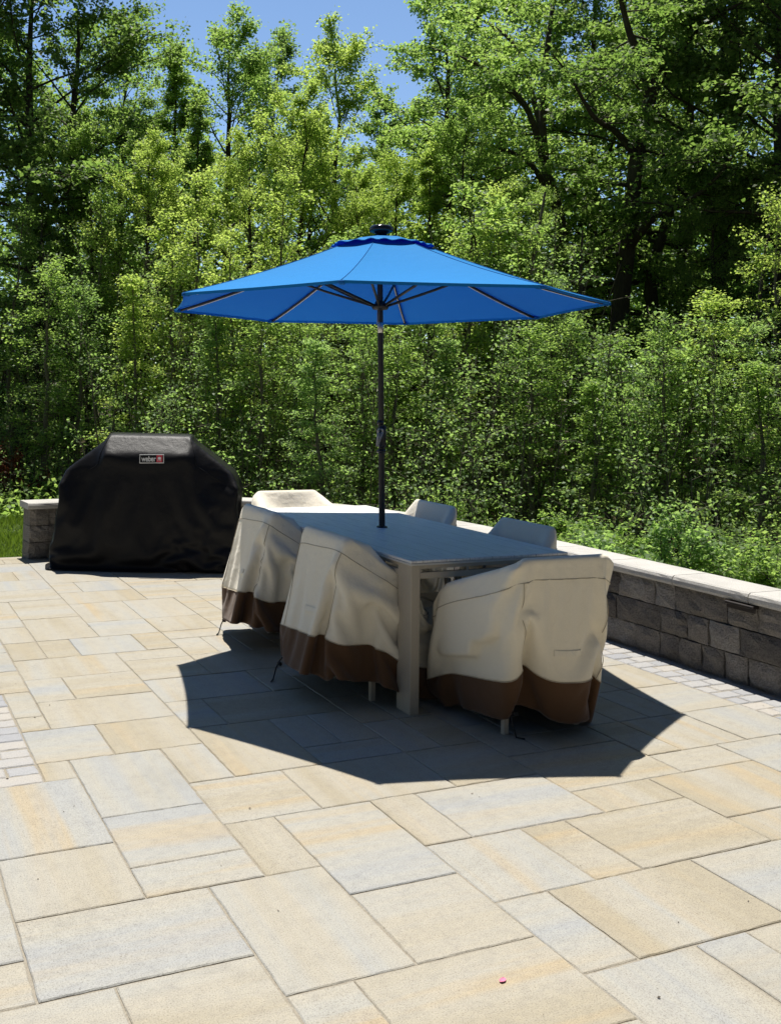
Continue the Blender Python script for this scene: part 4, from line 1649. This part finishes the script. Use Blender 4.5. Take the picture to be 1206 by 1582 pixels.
def mass(name, n, lab, cat, pxr, Dr, zf, L, mat, clump):
    m_ = n // clump
    px = rb_.uniform(pxr[0], pxr[1], m_); D = rb_.uniform(Dr[0], Dr[1], m_)
    dirs = W_[None] + ((px - CXP) / FPX)[:, None] * R_[None]
    dirs = dirs[:, :2] / np.linalg.norm(dirs[:, :2], axis=1, keepdims=True)
    xy = CAM[None, :2] + dirs * D[:, None]
    top = zf(px, D)
    z = top * rb_.uniform(0, 1, m_) ** .85
    C = np.column_stack([xy, z])
    sz = L * 3.2
    off = rb_.normal(0, sz, (m_, clump, 3)); off[..., 2] *= .4
    P = (C[:, None] + off).reshape(-1, 3)
    P[:, 2] = np.maximum(P[:, 2], 0)
    k_ = len(P)
    Dd = rb_.normal(0, 1, (k_, 3)); Dd[:, 2] = Dd[:, 2] * .5 - .15
    Nn = np.array([0, 0, 1.0]) + rb_.normal(0, .5, (k_, 3))
    ll = L * rb_.uniform(.6, 1.3, k_)
    LV = leaf_arrays(P, Dd, Nn, ll, ll * .7, rb_.uniform(.05, .2, k_))
    o = link(name, np_mesh(name, LV, np.arange(len(LV)).reshape(-1, 4)), mat)
    return tag(o, lab, cat, kind='stuff')


def wood_top(px, D):
    py = np.interp(px, [-500, 0, 150, 330, 520, 560, 640, 700, 1206, 1800], [60, 90, 190, 220, 220, 260, 260, 150, 80, 80])
    return CAM[2] + D * (612 - py) / FPX


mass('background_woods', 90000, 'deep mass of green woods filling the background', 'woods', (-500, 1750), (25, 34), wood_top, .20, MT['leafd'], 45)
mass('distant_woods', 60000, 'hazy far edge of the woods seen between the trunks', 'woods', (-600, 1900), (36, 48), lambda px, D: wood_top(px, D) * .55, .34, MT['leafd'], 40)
mass('undergrowth', 26000, 'low leafy undergrowth on the woodland floor', 'undergrowth', (-350, 1500), (12.5, 20), lambda px, D: .1 + .45 * (np.sin(px * .021) * np.sin(D * 1.7 + px * .01)) ** 2, .075, MT['leafm'], 14)
mass('ground_cover', 2500, 'leafy ground cover between the stone wall and the trees', 'ground cover', (560, 1400), (8.4, 12.0), lambda px, D: .06 + .3 * (np.sin(px * .03) * np.sin(D * 2.1 + px * .02)) ** 2, .05, MT['leafd'], 10)
# young shoots crowding the edge of the woods, too many and too slight to count
th = Tree(515)
th.nz = 1.0
for i in range(360):
    px, h = rb_.uniform(-260, 1450), .5 + 3.8 * rb_.random()
    if px > 870:
        h = min(h, 2.5 + .3 * math.sin(px * .05))
    if px > 1080 and rb_.random() < .4:
        continue
    D = 9.5 + .95 * h + rb_.uniform(-.3, .8)
    if px < 160:
        D += 3.2
    elif px < 560:
        D += 1.2
    x, y = at(px, D)
    pts, rad = th.limb((x, y, -.15), (rb_.normal(0, .09), rb_.normal(0, .09), 1), h, .005 + .0042 * h, .003, 8, .06, 0)
    th.tube(pts, rad, 4)
    for q in range(int(4 + h * 5)):
        k_ = min(int(rb_.uniform(.15, 1) * 8), 7)
        b = pts[k_] + (pts[k_ + 1] - pts[k_]) * rb_.random()
        az = rb_.uniform(0, 2 * PI)
        tp_, tr_ = th.limb(b, (math.cos(az), math.sin(az), rb_.uniform(.1, .9)), rb_.uniform(.15, .38), .004, .0015, 3, .15, -.03)
        th.tube(tp_, tr_, 3)
        th.spray(tp_, int(rb_.uniform(7, 17)), .047, .06, .8)
LV = np.concatenate(th.leaf)
tag(link('young_thicket', np_mesh('young_thicket', LV, np.arange(len(LV)).reshape(-1, 4)), MT['leafo']), 'pale leafy young shoots crowding the foot of the woods', 'thicket', kind='stuff')
tag(link('thicket_stems', np_mesh('thicket_stems', np.concatenate(th.tv), np.concatenate(th.tf)), MT['barkp'], None, True), 'thin stems of the young shoots at the foot of the woods', 'stems', kind='stuff')
tk = Tree(909)
for i in range(90):
    px, D = rb_.uniform(-450, 1700), rb_.uniform(14.5, 30)
    x, y = at(px, D)
    h = rb_.uniform(3, 4.6)
    pts, rad = t_ = tk.limb((x, y, -.2), (rb_.normal(0, .06), rb_.normal(0, .06), 1), h, rb_.uniform(.04, .10), .012, 7, .04, 0)
    tk.tube(pts, rad, 7)
tag(link('woodland_trunks', np_mesh('woodland_trunks', np.concatenate(tk.tv), np.concatenate(tk.tf)), MT['barkd'], None, True), 'dim trunks deep in the background woods', 'trunks', kind='stuff')
